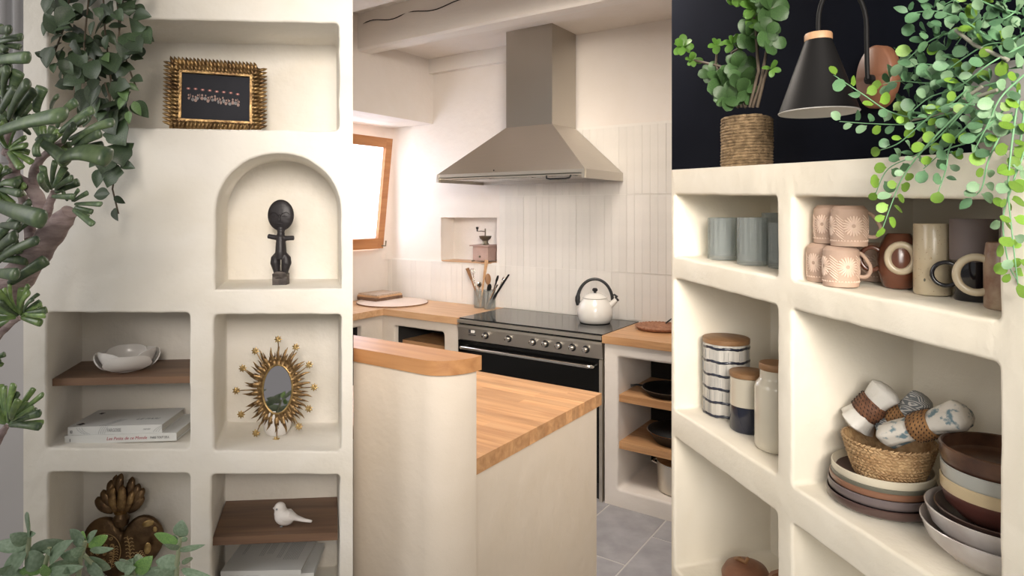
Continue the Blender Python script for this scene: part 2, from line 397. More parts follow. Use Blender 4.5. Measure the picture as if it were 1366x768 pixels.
# ---- rounded outlines and plaster panels with pockets
def rrect(c, r, step=0.03, k=5):
    """c: four corners (a,b) counter-clockwise from lower left; rounded and subdivided"""
    out = []; n = len(c)
    for i in range(n):
        p0, p, p1 = Vector(c[i - 1]), Vector(c[i]), Vector(c[(i + 1) % n])
        d0 = (p0 - p).normalized(); d1 = (p1 - p).normalized()
        a, b = p + d0 * r, p + d1 * r
        for j in range(k + 1):
            t = j / k; out.append(tuple((1 - t) ** 2 * a + 2 * t * (1 - t) * p + t * t * b))
        e = p1 + (p - p1).normalized() * r; m = int((e - b).length / step)
        for j in range(1, m): out.append(tuple(b + (e - b) * (j / m)))
    return out
def loop_offset(lp, d):
    n = len(lp); out = []
    for i in range(n):
        a, b = Vector(lp[i - 1]), Vector(lp[(i + 1) % n]); t = b - a
        if t.length < 1e-9: t = Vector((1, 0))
        t.normalize(); out.append((lp[i][0] + t.y * d, lp[i][1] - t.x * d))
    return out
def panel(mapf, outer, outer_back, holes, depth0, back_face=True, wob=0.0022):
    """front sheet with rounded-over pockets. holes: (front loop, back loop, depth, lip radius).
    mapf(a,b,d) -> point; outer_back: (loop, depth) or None"""
    mb = MB(); bm = mb.bm
    def ring(lp, d): return [bm.verts.new(mapf(p[0], p[1], d)) for p in lp]
    def edges(vs): return [bm.edges.new((vs[i], vs[(i + 1) % len(vs)])) for i in range(len(vs))]
    def bridge(a, b):
        n = len(a)
        for i in range(n): bm.faces.new((a[i], a[(i + 1) % n], b[(i + 1) % n], b[i]))
    fe = []
    vo = ring(outer, 0); fe += edges(vo)
    for front, back, dep, lip in holes:
        front = [(p[0] + wob * noise.noise(Vector((p[0] * 22, p[1] * 22, 1))), p[1] + wob * noise.noise(Vector((p[0] * 22, p[1] * 22, 7)))) for p in front]
        prev = None
        for q in range(5):
            t = q / 4 * PI / 2
            v = ring(loop_offset(front, lip * (1 - math.sin(t))), lip * (1 - math.cos(t)))
            if q == 0: fe += edges(v)
            else: bridge(prev, v)
            prev = v
        br = 0.006
        bl = ring(loop_offset(back, 0.0), dep - br); bridge(prev, bl)
        b2 = ring(loop_offset(back, -br * 0.3), dep - br * 0.3); bridge(bl, b2)
        b3 = ring(loop_offset(back, -br), dep); bridge(b2, b3)
        bmesh.ops.triangle_fill(bm, edges=[bm.edges.get((b3[i], b3[(i + 1) % len(b3)])) for i in range(len(b3))], use_beauty=True)
    bmesh.ops.triangle_fill(bm, edges=fe, use_beauty=True)
    if outer_back:
        vb = ring(outer_back[0], outer_back[1]); bridge(vo, vb)
        bm.faces.new(vb)
    return mb

# ================================================================ SETTING: LIVING ROOM WALL WITH NICHES
VL, BL_ = 1.65, 1.87                       # wall face and niche back, along the wall's own depth axis
def mapL(a, b, d): return Vector((a, VL + d, b))
def ellarch(x0, x1, z0, zs, zt, n=26):
    pts = [(x0 + (x1 - x0) * i / 8, z0) for i in range(9)]
    pts += [(x1, z0 + (zs - z0) * i / 6) for i in range(1, 6)]
    xc, rx = (x0 + x1) / 2, (x1 - x0) / 2
    pts += [(xc + rx * math.cos(PI * i / n), zs + (zt - zs) * max(0.0, math.sin(PI * i / n)) ** 0.92) for i in range(n + 1)]
    pts += [(x0, zs - (zs - z0) * i / 6) for i in range(1, 6)]
    return pts
DL = BL_ - VL
def cellL(x0, x1, z0, z1, sh=0.044, r=0.012):
    f = rrect([(x0, z0[0]), (x1, z0[1]), (x1, z1[1]), (x0, z1[0])], r)
    return f, [(p[0] - sh, p[1]) for p in f], DL, 0.006
af = ellarch(-0.602, -0.293, 1.367, 1.555, 1.708)
holes = [cellL(-0.996, -0.298, (1.770, 1.767), (2.038, 2.041)),
         (af, [(p[0] - 0.046, p[1]) for p in af], DL, 0.007),
         cellL(-1.000, -0.663, (0.982, 0.970), (1.315, 1.309), 0.040),
         cellL(-0.606, -0.293, (0.964, 0.952), (1.304, 1.300)),
         cellL(-0.996, -0.663, (0.560, 0.560), (0.924, 0.908), 0.040),
         cellL(-0.611, -0.297, (0.540, 0.540), (0.904, 0.892))]
outer = rrect([(-1.053, 0.0), (-0.2632, 0.0), (-0.2632, 2.6), (-1.053, 2.6)], 0.004, 0.2)
ob = [(p[0] if p[0] < -0.6 else p[0] - 0.042, p[1]) for p in outer]
unit = struct(fbuild(panel(mapL, outer, (ob, 0.262), holes, 0), 'wall_left_niches', M['cream'], ML, 35), 'cream plaster wall with built-in niches')
unit.name = 'wall_living_room'
mb = MB(); mb.box(-2.6, -1.054, 1.93, 2.0, 0, 2.6)
struct(fbuild(mb, 'wall_side', M['grey_wall'], ML))
mb = MB()
for i in range(5): mb.tube([(-1.115 - 0.045 * i, 1.915, 0.0), (-1.115 - 0.045 * i, 1.915, 2.6)], 0.014, 8)
cr = thing('curtain', 'pale grey curtain hanging beside the niche wall behind the succulent', 'curtain', ML, (-1.2, 1.915, 0.0))
mb2 = MB()
lo = []
for j, z in enumerate([1.70 + 0.1 * t for t in range(10)]):
    lo.append([(-0.14 + i * 0.006, 0.010 * math.sin(i * 1.05) , z) for i in range(44)])
mb2.loops(lo, closed=False, cap0=False, cap1=False)
bmesh.ops.solidify(mb2.bm, geom=mb2.bm.faces[:], thickness=0.002)
M['voile'] = plain('pale_grey_voile', (0.62, 0.61, 0.62), 0.9)
mb2.build('fabric', M['voile'], cr, 60); mb.bm.free()
mb = MB(); mb.tube([(-0.2, 0, 2.6), (0.12, 0, 2.6)], 0.008, 10); mb.build('rod', M['matt_black'], cr)

# ---------------------------------------------------------------- wooden shelves in the niches
def shelfL(u0, u1, z0f, z1f, depth0, label):
    t = thing('wooden_shelf', label, 'shelf', ML, ((u0 + u1) / 2, VL + depth0, z0f), 0, None)
    w = (u1 - u0) / 2; d = DL - depth0 - 0.001; sh = 0.042 * d / DL
    mb = MB()
    a = [(-w, 0), (w, 0), (w - sh, d), (-w - sh, d)]
    mb.prism(a, 0, z1f - z0f); mb.bevel(0.0012, 1)
    mb.build('board', M['walnut'], t)
    return t
shelfL(-1.003, -0.671, 1.127, 1.145, 0.028, 'dark walnut shelf board carrying the white petal bowl')
shelfL(-0.612, -0.303, 0.720, 0.7405, 0.012, 'brown shelf board with the small white bird on it')

# ---------------------------------------------------------------- gilded photo frame
def gold_frame():
    W2, H2 = 0.124, 0.1000
    Y = 1.71
    c = at(291, 168, Y)
    t = thing('photo_frame', 'gilded feather-edged picture frame holding a dark group photo in the top niche', 'picture frame', Matrix.Identity(4),
              (c.x, Y - 0.012, 1.7672), R(20.0), None, Matrix.Rotation(R(-6), 4, 'X'))
    iw, ih = 0.083, 0.0625
    zc = H2
    mb = MB()
    for (x0, x1, z0, z1) in ((-W2 + .012, W2 - .012, -H2 + 0.010, -ih), (-W2 + .012, W2 - .012, ih, H2 - .010), (-W2 + .012, -iw, -ih, ih), (iw, W2 - .012, -ih, ih)):
        mb.box(x0, x1, 0.0, 0.014, zc + z0, zc + z1)
    mb.build('moulding', M['gold'], t)
    # two rows of raised feathers all the way round
    mb = MB()
    def feather(x, z, ang, L, w, y):
        ca, sa = math.cos(ang), math.sin(ang)
        pts = [(0, 0, 0.25), (L * 0.35, 0, 1), (L * 0.7, 0, 0.85), (L, 0, 0.15)]
        mb.tube([(x + p[0] * ca, y - 0.004 * p[2], z + p[0] * sa) for p in pts], [w * p[2] for p in pts], 6, 0.8, (0, 1, 0))
    def side(n, p0, p1, nrm, lean):
        for i in range(n + 1):
            f = i / n; x = p0[0] + (p1[0] - p0[0]) * f; z = p0[1] + (p1[1] - p0[1]) * f
            a = math.atan2(nrm[1], nrm[0]) + lean
            feather(x, zc + z, a, 0.027, 0.0048, -0.004); feather(x - nrm[0] * .013, zc + z - nrm[1] * .013, a, 0.021, 0.0042, -0.008)
    W3, H3 = W2 - 0.022, H2 - 0.020
    side(22, (-W3, H3), (W3, H3), (0, 1), 0.35); side(22, (-W3, -H3), (W3, -H3), (0, -1), -0.25)
    side(15, (-W3, -H3), (-W3, H3), (-1, 0), -0.35); side(15, (W3, -H3), (W3, H3), (1, 0), 0.35)
    o = mb.build('feather_border', M['gold'], t, 60); o['kind'] = 'stuff'
    mb = MB()
    for (x0, x1, z0, z1) in ((-iw - .006, iw + .006, -ih - .006, -ih), (-iw - .006, iw + .006, ih, ih + .006), (-iw - .006, -iw, -ih, ih), (iw, iw + .006, -ih, ih)):
        mb.box(x0, x1, -0.010, 0.002, zc + z0, zc + z1)
    mb.bevel(0.0015, 2).build('inner_bead', M['gold'], t)
    mb = MB(); mb.box(-iw, iw, 0.0, 0.004, zc - ih, zc + ih)
    ph = mb.build('photo_print', M['photo_dark'], t); ph['label'] = 'dark photo of a cheering group under red lights'
    # printed figures: flat print lying on the photo
    heads, pale, red = MB(), MB(), MB()
    rr = random.Random(3)
    halo = MB()
    for i in range(17):
        x = -0.066 + i * 0.0076 + rr.uniform(-.002, .002); z = zc + 0.003 - i * 0.0004 + rr.uniform(-.004, .005)
        heads.disc((x, -0.0006, z), 0.0020 * rr.uniform(.8, 1.3), 0.0028 * rr.uniform(.9, 1.2), 12, 0.0003)
        (pale if i % 2 else heads).disc((x + rr.uniform(-.002, .002), -0.0004, z - 0.0085), 0.0036 * rr.uniform(.7, 1.2), 0.0052 * rr.uniform(.7, 1.1), 10, 0.0002)
        if i % 3 == 0: heads.tube([(x + .003, -.0005, z - .008), (x + .005, -.0005, z - .001), (x + .004, -.0005, z + .004)], .0007, 5)
    for i in range(8):
        x, z = -0.068 + i * 0.0172, zc + 0.0225 - i * 0.0011 + rr.uniform(-.001, .001)
        red.disc((x, -0.0007, z), 0.0024, 0.0015, 10, 0.0003); halo.disc((x, -0.0004, z), 0.0052, 0.0036, 14, 0.0002)
    halo.build('printed_glow', plain('photo_red_glow', (0.11, 0.035, 0.035), 0.6), ph)
    heads.build('printed_faces', M['photo_skin'], ph); pale.build('printed_clothes', M['photo_pale'], ph); red.build('printed_lights', M['photo_red'], ph)
gold_frame()

# ---------------------------------------------------------------- carved doll in the arch
def doll():
    t = thing('carved_figure', 'black carved wooden doll with a large disc head standing in the arched niche', 'figurine', Matrix.Identity(4), (-0.618, 1.70, 1.367), R(4))
    s = 0.00199   # metres per photo pixel at the figure
    mb = MB()
    z = lambda py: (381.0 - py) * s
    mb.ball((0, 0, z(288)), (0.0345, 0.0135, 0.042), 28)
    mb.tube([(0, 0, z(321)), (0, 0, z(298))], 0.0095, 12)
    for k in range(3): mb.lathe([(0.0085, -0.002), (0.0105, 0), (0.0085, 0.002)], 14, (0, 0, z(313 - 3.6 * k)))
    mb.tube([(-0.034, 0, z(316)), (-0.012, 0, z(318)), (0.012, 0, z(319)), (0.034, 0, z(318.5))], [0.0066, 0.0070, 0.0070, 0.0066], 10)
    mb.tube([(0, 0, z(316)), (0, 0, z(325)), (0, 0, z(338)), (0, 0, z(347))], [0.0125, 0.0150, 0.0172, 0.0150], 14, 0.85)
    for sx in (-1, 1):
        mb.ball((sx * 0.005, -0.0105, z(322)), 0.0035, 8)
        mb.tube([(sx * 0.006, 0, z(340)), (sx * 0.0135, 0, z(346)), (sx * 0.0145, 0, z(352)), (sx * 0.011, 0, z(362)), (sx * 0.0095, 0, z(369))], [0.0095, 0.0128, 0.0132, 0.0095, 0.0075], 12)
    remesh(mb, 'body', M['ebony'], t, 0.0016, 3)
    mb = MB()   # brow, nose and mouth carved in relief
    yf = -0.0125
    for sx in (-1, 1):
        mb.tube([(sx * 0.002, yf - 0.001, z(290)), (sx * 0.008, yf - .0016, z(285.5)), (sx * 0.018, yf - .001, z(284)), (sx * 0.026, yf + .003, z(287))], [0.0014, .0012, .001, .0006], 6)
        mb.tube([(sx * 0.007, yf - 0.001, z(290)), (sx * 0.013, yf - .0015, z(289)), (sx * 0.021, yf + .0005, z(290))], [0.0008, .0018, .0006], 6)
    mb.tube([(0, yf + 0.001, z(285)), (0, yf - 0.004, z(295))], [0.0012, 0.0030], 8)
    mb.tube([(-0.009, yf, z(299.5)), (0, yf - .003, z(299)), (0.009, yf, z(299.5))], [0.0006, 0.002, 0.0006], 8)
    mb.tube([(-0.008, yf, z(301.5)), (0, yf - .002, z(302)), (0.008, yf, z(301.5))], [0.0006, 0.0018, 0.0006], 8)
    mb.build('face_carving', M['ebony'], t, 60)
    mb = MB(); mb.box(-0.0185, 0.0185, -0.014, 0.014, 0, z(366)); mb.bevel(0.002, 2)
    mb.lathe([(0, -0.014), (0.0185, -0.014), (0.0185, 0.014), (0, 0.014)], 20, (0, 0, 0), 1, 1, Matrix.Translation((0, 0, z(368))) @ Matrix.Rotation(PI / 2, 4, 'X') @ Matrix.Diagonal((1, .55, 1, 1)))
    mb.build('base_block', M['ebony_worn'], t)
doll()

# ---------------------------------------------------------------- petal bowl
def petal_bowl():
    t = thing('petal_bowl', 'white ceramic bowl of overlapping petals on the dark walnut shelf', 'bowl', ML, (-0.862, 1.755, 1.1452))
    def petal(ang, rr, top, w):
        mb = MB(); lo = []
        for i in range(9):
            f = i / 8; row = []
            for j in range(9):
                g = (j / 8 - 0.5) * 2
                a = ang + g * w * (0.35 + 0.65 * math.sin(min(1, f * 1.25) * PI / 2)) * (1 - 0.25 * max(0, f - 0.7) / 0.3)
                r = 0.020 + (rr - 0.020) * math.sin(f * PI / 2) ** 0.9 + 0.003 * g * g * f
                z = 0.002 + top * (f ** 1.7) - 0.010 * (abs(g) ** 2.6) * f - 0.003 * f * (1 - abs(g))
                row.append((r * math.cos(a), r * math.sin(a), z))
            lo.append(row)
        mb.loops(lo, False, False, False)
        bmesh.ops.recalc_face_normals(mb.bm, faces=mb.bm.faces[:]); bmesh.ops.solidify(mb.bm, geom=mb.bm.faces[:], thickness=0.003)
        mb.build('petal', M['white_ceramic'], t, 60)
    for k in range(3): petal(R(118 + 120 * k), 0.066, 0.057, R(54))
    for k in range(3): petal(R(-64 + 120 * k), 0.074, 0.049, R(52))
    mb = MB(); mb.lathe([(0, 0), (0.028, 0), (0.030, 0.004), (0.022, 0.008), (0, 0.008)], 28); mb.build('foot', M['white_ceramic'], t)
petal_bowl()

# ---------------------------------------------------------------- books
def book(name, label, u, v, z, w, d, h, rz, group=None, shade=1.0):
    t = thing('book', label, 'book', ML, (u, v, z), rz, group)
    mb = MB(); mb.box(-w / 2 + .001, w / 2 - .003, 0.002, d - .003, 0.0015, h - .0015); mb.build('page_block', M['pages'], t)
    mb = MB(); mb.box(-w / 2, w / 2, 0.0, d, 0, 0.0014); mb.box(-w / 2, w / 2, 0, d, h - 0.0014, h); mb.box(-w / 2, w / 2, 0, 0.0014, 0.0014, h - .0014)
    mb.build('cover', M['paper'], t); return t
w1 = 0.268
b1 = book('b', 'wider white book with red handwritten spine title, bottom of the pair', -0.845, 1.688, 0.978, w1, 0.155, 0.0205, R(0.5))
sp = lambda t, s, x, z, size, m, **k: writing(s, size, 'spine_text', M[m], t, (x, -0.0003, z), (PI / 2, 0, 0), **k)
sp(b1, 'Les Petits de ce Monde', -0.035, 0.0068, 0.0112, 'ink_red', shear=0.25, xs=0.92)
sp(b1, 'PARIS TOUT SEUL', 0.070, 0.0072, 0.0082, 'ink', shear=0.1, xs=0.72)
sp(b1, '1', -0.124, 0.0060, 0.010, 'ink', bold=0.0002)
b2 = book('b', 'narrower white book of line drawings lying on top of the wider one', -0.861, 1.692, 0.9986, 0.226, 0.140, 0.0205, R(0.5))
sp(b2, 'FARGOISE', -0.020, 0.0056, 0.0125, 'ink_grey', xs=0.60)
sp(b2, 'mercier', 0.067, 0.0082, 0.0070, 'ink_grey', shear=0.3, xs=0.8)
sp(b2, 'BD', -0.108, 0.0050, 0.0100, 'ink', xs=0.5)
mb = MB()
for k in range(4): mb.tube([(-0.040 + k * 0.005 + 0.014 * (1 - math.cos(a)), -0.0004, 0.001 + 0.0185 * f) for f, a in [(i / 8, i / 8 * 1.1) for i in range(9)]], 0.00028, 4)
for k in range(3):
    mb.tube([(-0.092 + k * 0.006 + 0.02 * f * f, -0.0004, 0.019 - 0.018 * f) for f in [i / 8 for i in range(9)]], 0.00028, 4)
    mb.tube([(0.092 + k * 0.006 + 0.02 * f, -0.0004, 0.002 + 0.016 * f ** .6) for f in [i / 8 for i in range(9)]], 0.00028, 4)
    mb.tube([(-0.04 + k * 0.007 + 0.03 * f, 0.002 + 0.05 * f, 0.0207) for f in [i / 8 for i in range(9)]], 0.0003, 4)
mb.build('line_drawing', M['ink_grey'], b2)
writing('LE PARI', 0.017, 'cover_text', M['ink_grey'], b2, (0.028, 0.045, 0.0207), (0, 0, 0), shear=0.3)
mb = MB(); mb.prism([(-0.103, 0.018), (-0.09, 0.012), (-0.083, 0.022), (-0.094, 0.032)], 0.0205, 0.0208); mb.prism([(-0.094, 0.104), (-0.084, 0.10), (-0.080, 0.112), (-0.091, 0.114)], 0.0205, 0.0208)
mb.build('cover_mark', M['ink'], b2)
b3 = book('b', 'larger grey-white book lying underneath in the bottom right niche', -0.487, 1.690, 0.611, 0.235, 0.150, 0.012, R(1), None)
b4 = book('b', 'open-faced white book with columns of print under the bird shelf', -0.503, 1.692, 0.6231, 0.205, 0.160, 0.012, R(-3), None)
mb = MB(); rr = random.Random(5)
def column(x, y0, y1, n, dx):
    for k in range(n):
        yy = y1 - rr.uniform(0, 0.004)
        while yy > y0:
            L = rr.uniform(0.003, 0.009); mb.box(x + k * dx, x + k * dx + 0.0009, max(y0, yy - L), yy, 0.0120, 0.0123); yy -= L + 0.0012
column(0.020, 0.06, 0.152, 3, 0.0045); column(0.040, 0.05, 0.15, 9, 0.0046); column(-0.030, 0.07, 0.150, 3, 0.0048); column(-0.012, 0.08, 0.150, 4, 0.0045); column(-0.078, 0.08, 0.135, 2, 0.0045)
mb.box(-0.076, -0.068, 0.136, 0.146, 0.0120, 0.0123)
mb.build('printed_columns', M['ink_grey'], b4)['kind'] = 'stuff'
tx = thing('printed_card', 'small cream card under the books in the bottom right niche', 'card', ML, (-0.497, 1.675, 0.600), R(2))
mb = MB(); mb.box(-0.10, 0.10, 0, 0.12, -0.045, 0.010); mb.bevel(.001, 1); mb.build('stack', M['pages'], tx)
tx['label'] = 'cream stack of paper beneath the books in the bottom right niche'; tx['category'] = 'paper'; tx.name = 'paper_stack'

# ---------------------------------------------------------------- sunburst mirror and the cup behind it
def sun_mirror():
    Y = 1.70
    c = at(371.5, 518, Y); s = Y / FL
    t = thing('sunburst_mirror', 'small oval gold mirror with wavy rays and star tips in the middle right niche', 'mirror', Matrix.Identity(4), (c.x, Y - 0.015, c.z - 0.139), R(3), None, Matrix.Rotation(R(-4), 4, 'X'))
    zc = 0.139
    rx, rz = 19.5 * s, 32.0 * s
    mb = MB(); mb.disc((0, 0.0, zc), rx, rz, 48, 0.003); mb.build('mirror_glass', M['mirror'], t)
    mb = MB(); mb.tube([(rx * math.cos(a), 0.0, zc + rz * math.sin(a)) for a in [2 * PI * i / 64 for i in range(65)]], 0.0030, 8); mb.build('oval_rim', M['gold_bright'], t, 60)
    mb = MB(); mb.disc((0, 0.003, zc), rx + 0.016, rz + 0.016, 48, 0.004); mb.build('back_plate', M['gold'], t)
    def ray_mesh(wavy, L, w):
        mb = MB(); n = 9
        mb.tube([(w * 0.9 * wavy * math.sin(f * 7.5) * f, 0.0025 * math.sin(f * 9), L * f) for f in [i / n for i in range(n + 1)]], [w * (1.0 - 0.12 * f * 9 * 0.1) * (1 - f ** 2.2) + 0.0003 for f in [i / n for i in range(n + 1)]], 6, 0.55, (0, 1, 0))
        return mb.mesh('ray', M['gold'], 70)
    wavy, long_, short = ray_mesh(0.38, 0.056, 0.0058), ray_mesh(0.05, 0.048, 0.0040), ray_mesh(0.15, 0.036, 0.0048)
    stem = None
    def place(name, me, a, yoff, r0=0.0, scale=1.0):
        # a: direction angle; start on the oval
        p = Vector((rx * math.cos(a), 0, rz * math.sin(a)))
        nrm = Vector((math.cos(a), 0, math.sin(a)))
        ang = math.atan2(nrm.x, nrm.z)
        m = Matrix.Translation((p.x, yoff, zc + p.z)) @ Matrix.Rotation(ang, 4, 'Y') @ Matrix.Translation((0, 0, r0)) @ Matrix.Diagonal((1, 1, scale, 1))
        return put(name, me, t, mtx=m)
    for k in range(22): place('ray', wavy, 2 * PI * (k + 0.5) / 22 + 0.03 * math.sin(k * 5), 0.000, 0, 0.88 + 0.2 * ((k * 7) % 5) / 5 * (1 if k % 2 else 0.2))
    for k in range(52): place('ray', long_ if k % 2 else short, 2 * PI * (k + 0.3) / 52, 0.0035, 0, 0.8 + 0.25 * ((k * 3) % 4) / 4)
    # star tips, positions as read off the photo (relative pixels)
    stars = [(371, 453), (394.5, 463.5), (412.5, 487), (419.5, 516.5), (413, 544.5), (400.5, 567.5), (371.5, 584.5), (345, 575), (325, 550.5), (318, 519.5), (325.5, 490.5), (341.5, 468)]
    sm = MB()
    for k in range(8):
        a = k * PI / 4; sm.tube([(0, 0, 0), (0.0045 * math.cos(a), -0.001, 0.0045 * math.sin(a)), (0.0105 * math.cos(a), 0.0, 0.0105 * math.sin(a))], [0.0022, 0.0030, 0.0008], 6, 0.6, (0, 1, 0))
    sm.ball((0, -0.0015, 0), 0.0026, 8); star = sm.mesh('star', M['gold_bright'], 60)
    for k, (px, py) in enumerate(stars):
        x, z = (px - 371.5) * s, (518.5 - py) * s
        st = MB(); a = math.atan2(z / rz, x / rx); p0 = (rx * math.cos(a), 0.002, rz * math.sin(a)); st.tube([(p0[0], 0.002, zc + p0[2]), (x, 0.001, zc + z)], [0.0022, 0.0012], 6)
        so = st.build('ray', M['gold'], t, 60)
        q = put('star', star, so, mtx=Matrix.Translation((x, -0.001, zc + z)) @ Matrix.Rotation(k * 0.3, 4, 'Y'))
sun_mirror()
c = thing('candle_cup', 'pinkish white cup half hidden behind the sunburst mirror', 'cup', ML, (-0.485, 1.775, 0.961))
mb = MB(); mb.lathe([(0, 0), (0.026, 0), (0.034, 0.012), (0.038, 0.035), (0.037, 0.07), (0.035, 0.07), (0.035, 0.035), (0.03, 0.014), (0, 0.008)], 36); mb.build('cup_body', M['white_ceramic'], c)
mb = MB(); mb.lathe([(0, 0.009), (0.033, 0.02), (0.0345, 0.05), (0, 0.052)], 30); mb.build('wax', M['enamel'], c)

# ---------------------------------------------------------------- flaming heart
def heart():
    Y = 1.72
    c = at(162, 745, Y); s = Y / FL
    t = thing('flaming_heart', 'dark bronze ornamental heart crowned with flames behind the jade plant', 'ornament', Matrix.Identity(4), (c.x + 0.004, Y, 0.572), R(6))
    X = lambda px: (px - 163) * s
    Z = lambda py: 1.56 - (py - 283) * s - 0.572
    mb = MB(); n = 56; rings = []
    pts = []
    for i in range(n):
        a = 2 * PI * i / n
        x = 16 * math.sin(a) ** 3; y = 13 * math.cos(a) - 5 * math.cos(2 * a) - 2 * math.cos(3 * a) - math.cos(4 * a)
        pts.append((x / 16, y / 17))
    K = 9; cx, cz = X(164), Z(733)
    for j in range(-K, K + 1):
        f = j / (K + 0.6); k = math.sqrt(max(0.0, 1 - f * f))
        rings.append([(cx + p[0] * 0.104 * k, -0.040 * (f if f < 0 else f * .5), cz + 0.0 + p[1] * 0.130 * k) for p in pts])
    mb.loops(rings)
    remesh(mb, 'heart_body', M['bronze'], t, 0.0035, 2)
    def yfront(x, z):
        best = min(1.0, math.hypot((x - cx) / 0.108, (z - cz) / 0.122)); return -0.040 * math.sqrt(max(0.0, 1 - best ** 2.4)) - 0.001
    mb = MB()
    def curve(pp, r=0.0012): mb.tube([(x, yfront(x, z), z) for x, z in pp], r, 6)
    # big inner ring line, leafy sprigs and scrolls
    curve([(X(150) + 0.040 * math.cos(a), Z(725) + 0.046 * math.sin(a)) for a in [R(-95 + 9 * i) for i in range(24)]], 0.0011)
    for (x0, z0, ang, L) in ((X(180), Z(748), 80, 0.085), (X(158), Z(745), 70, 0.06), (X(199), Z(750), 100, 0.05)):
        line = [(x0 + L * f * math.cos(R(ang + 14 * f)), z0 + L * f * math.sin(R(ang + 14 * f))) for f in [i / 9 for i in range(10)]]
        curve(line, 0.0010)
        for i in range(1, 9):
            for sd in (-1, 1):
                a = R(ang + sd * 48); x, z = line[i]
                curve([(x, z), (x + 0.0075 * math.cos(a), z + 0.0075 * math.sin(a)), (x + 0.011 * math.cos(a + sd * .5), z + 0.011 * math.sin(a + sd * .5))], 0.0011)
    rr = random.Random(4)
    for k in range(16):
        x0 = X(133) + (k % 4) * 0.017 + rr.uniform(-.002, .002); z0 = Z(708) - (k // 4) * 0.019
        curve([(x0 + (0.0055 - 0.0042 * f) * math.cos(9 * f + k), z0 + (0.0055 - 0.0042 * f) * math.sin(9 * f + k)) for f in [i / 10 for i in range(11)]], 0.0010)
    mb.build('relief_scrolls', M['bronze_line'], t, 60)
    for (px, py, a, b, rot) in ((199, 695, 0.016, 0.009, -15), (201, 725, 0.009, 0.016, 5), (127, 715, 0.013, 0.011, 40), (207, 704, 0.006, 0.008, 0)):
        x, z = X(px), Z(py); m_ = MB(); m_.ball((0, 0, 0), (a, 0.0035, b), 14)
        m_.build('gold_medallion', M['gold_bright'], t, 60, (x, yfront(x, z) - 0.0005, z), (0, R(rot), 0))
    mb = MB(); mb.lathe([(0.016, -0.030), (0.0215, -0.012), (0.014, 0.0), (0.0125, 0.018), (0.016, 0.03)], 24, (X(162), -0.004, Z(684))); mb.build('neck', M['bronze'], t)
    for dz in (0.004, 0.009): mb = MB(); mb.lathe([(0.013, -0.002), (0.0170, 0), (0.013, 0.002)], 24, (X(162), -0.004, Z(684) + dz)); mb.build('neck_ring', M['gold_bright'], t)
    # flames
    def flame(px, py, bx, by, w, y, mat='bronze'):
        a = Vector((X(bx), y, Z(by))); b = Vector((X(px), y + 0.002, Z(py))); out = 1 if px > 162 else -1
        m1 = a.lerp(b, 0.4) + Vector((out * 0.35 * w, -0.006, -0.3 * w)); m2 = a.lerp(b, 0.75) + Vector((out * 0.3 * w, -0.005, -0.1 * w))
        cr_ = [a, m1, m2, b]; Q_ = []
        for q_ in range(3):
            for k_ in range(4):
                t_ = k_ / 4; c0, c1, c2, c3 = cr_[max(q_ - 1, 0)], cr_[q_], cr_[q_ + 1], cr_[min(q_ + 2, 3)]; Q_.append(.5 * (2 * c1 + (c2 - c0) * t_ + (2 * c0 - 5 * c1 + 4 * c2 - c3) * t_ ** 2 + (3 * c1 - c0 - 3 * c2 + c3) * t_ ** 3))
        Q_.append(b); N_ = len(Q_) - 1
        m_ = MB(); m_.tube(Q_, [w * (.5 + .75 * math.sin(PI * min(1, .12 + .9 * i_ / N_)) ** .8) * (1 if i_ < N_ - 1 else .75 if i_ < N_ else .25) for i_ in range(N_ + 1)], 14, 0.6, (0, 1, 0)); m_.build('flame', M[mat], t, 80)
    for f in [(160, 632, 160, 668, .0100, .004), (147, 640, 156, 672, .010, .003), (174, 637, 166, 672, .010, .003), (153, 634, 158, 670, .009, .006), (183, 646, 168, 675, .010, .001), (189, 652, 170, 677, .010, .0),
              (138, 652, 154, 676, .010, .0), (131, 661, 152, 680, .011, -.002), (190, 662, 171, 681, .009, -.004)]: flame(*f)
    for f in [(153, 646, 157, 680, .0085, -.009), (164, 645, 163, 681, .0100, -.010), (177, 652, 168, 680, .008, -.008)]: flame(*f, mat='gold')
heart()

# ---------------------------------------------------------------- bird
def bird():
    t = thing('bird_figurine', 'small white bisque bird perched on the brown shelf board', 'figurine', ML, (-0.449, 1.713, 0.7403), R(-4), None, Matrix.Scale(1.12, 4))
    mb = MB()
    mb.ball((0, 0, 0.0185), (0.0235, 0.018, 0.0185), 20, Matrix.Rotation(R(14), 4, 'Y')); mb.ball((-0.0105, 0, 0.040), (0.0135, 0.0125, 0.0135), 18)
    mb.ball((-0.008, 0, 0.028), (0.016, 0.0145, 0.016), 16)
    mb.tube([(0.010, 0, 0.024), (0.028, 0, 0.016), (0.045, 0, 0.011), (0.064, 0, 0.0075)], [0.0155, 0.0085, 0.006, 0.0042], 12, 0.7, (0, 0, 1))
    mb.tube([(-0.022, 0, 0.040), (-0.0285, 0, 0.0385)], [0.004, 0.0008], 8)
    remesh(mb, 'body', M['bisque'], t, 0.0016, 5)
    mb = MB()
    for sy in (-1, 1):
        mb.tube([(-0.006, sy * 0.0155, 0.024), (0.008, sy * 0.0168, 0.022), (0.026, sy * 0.0105, 0.017)], [0.006, 0.0085, 0.001], 10, 0.3, (0, 1, 0))
    mb.build('wing', M['bisque'], t, 70)
    for sy in (-1, 1): mb = MB(); mb.ball((-0.014, sy * 0.0118, 0.042), 0.0023, 8); mb.build('eye', M['ink_grey'], t)
    mb = MB(); mb.ball((-0.004, -0.010, 0.001), (0.004, 0.003, 0.0012), 8); mb.build('foot', M['ink_grey'], t)
bird()

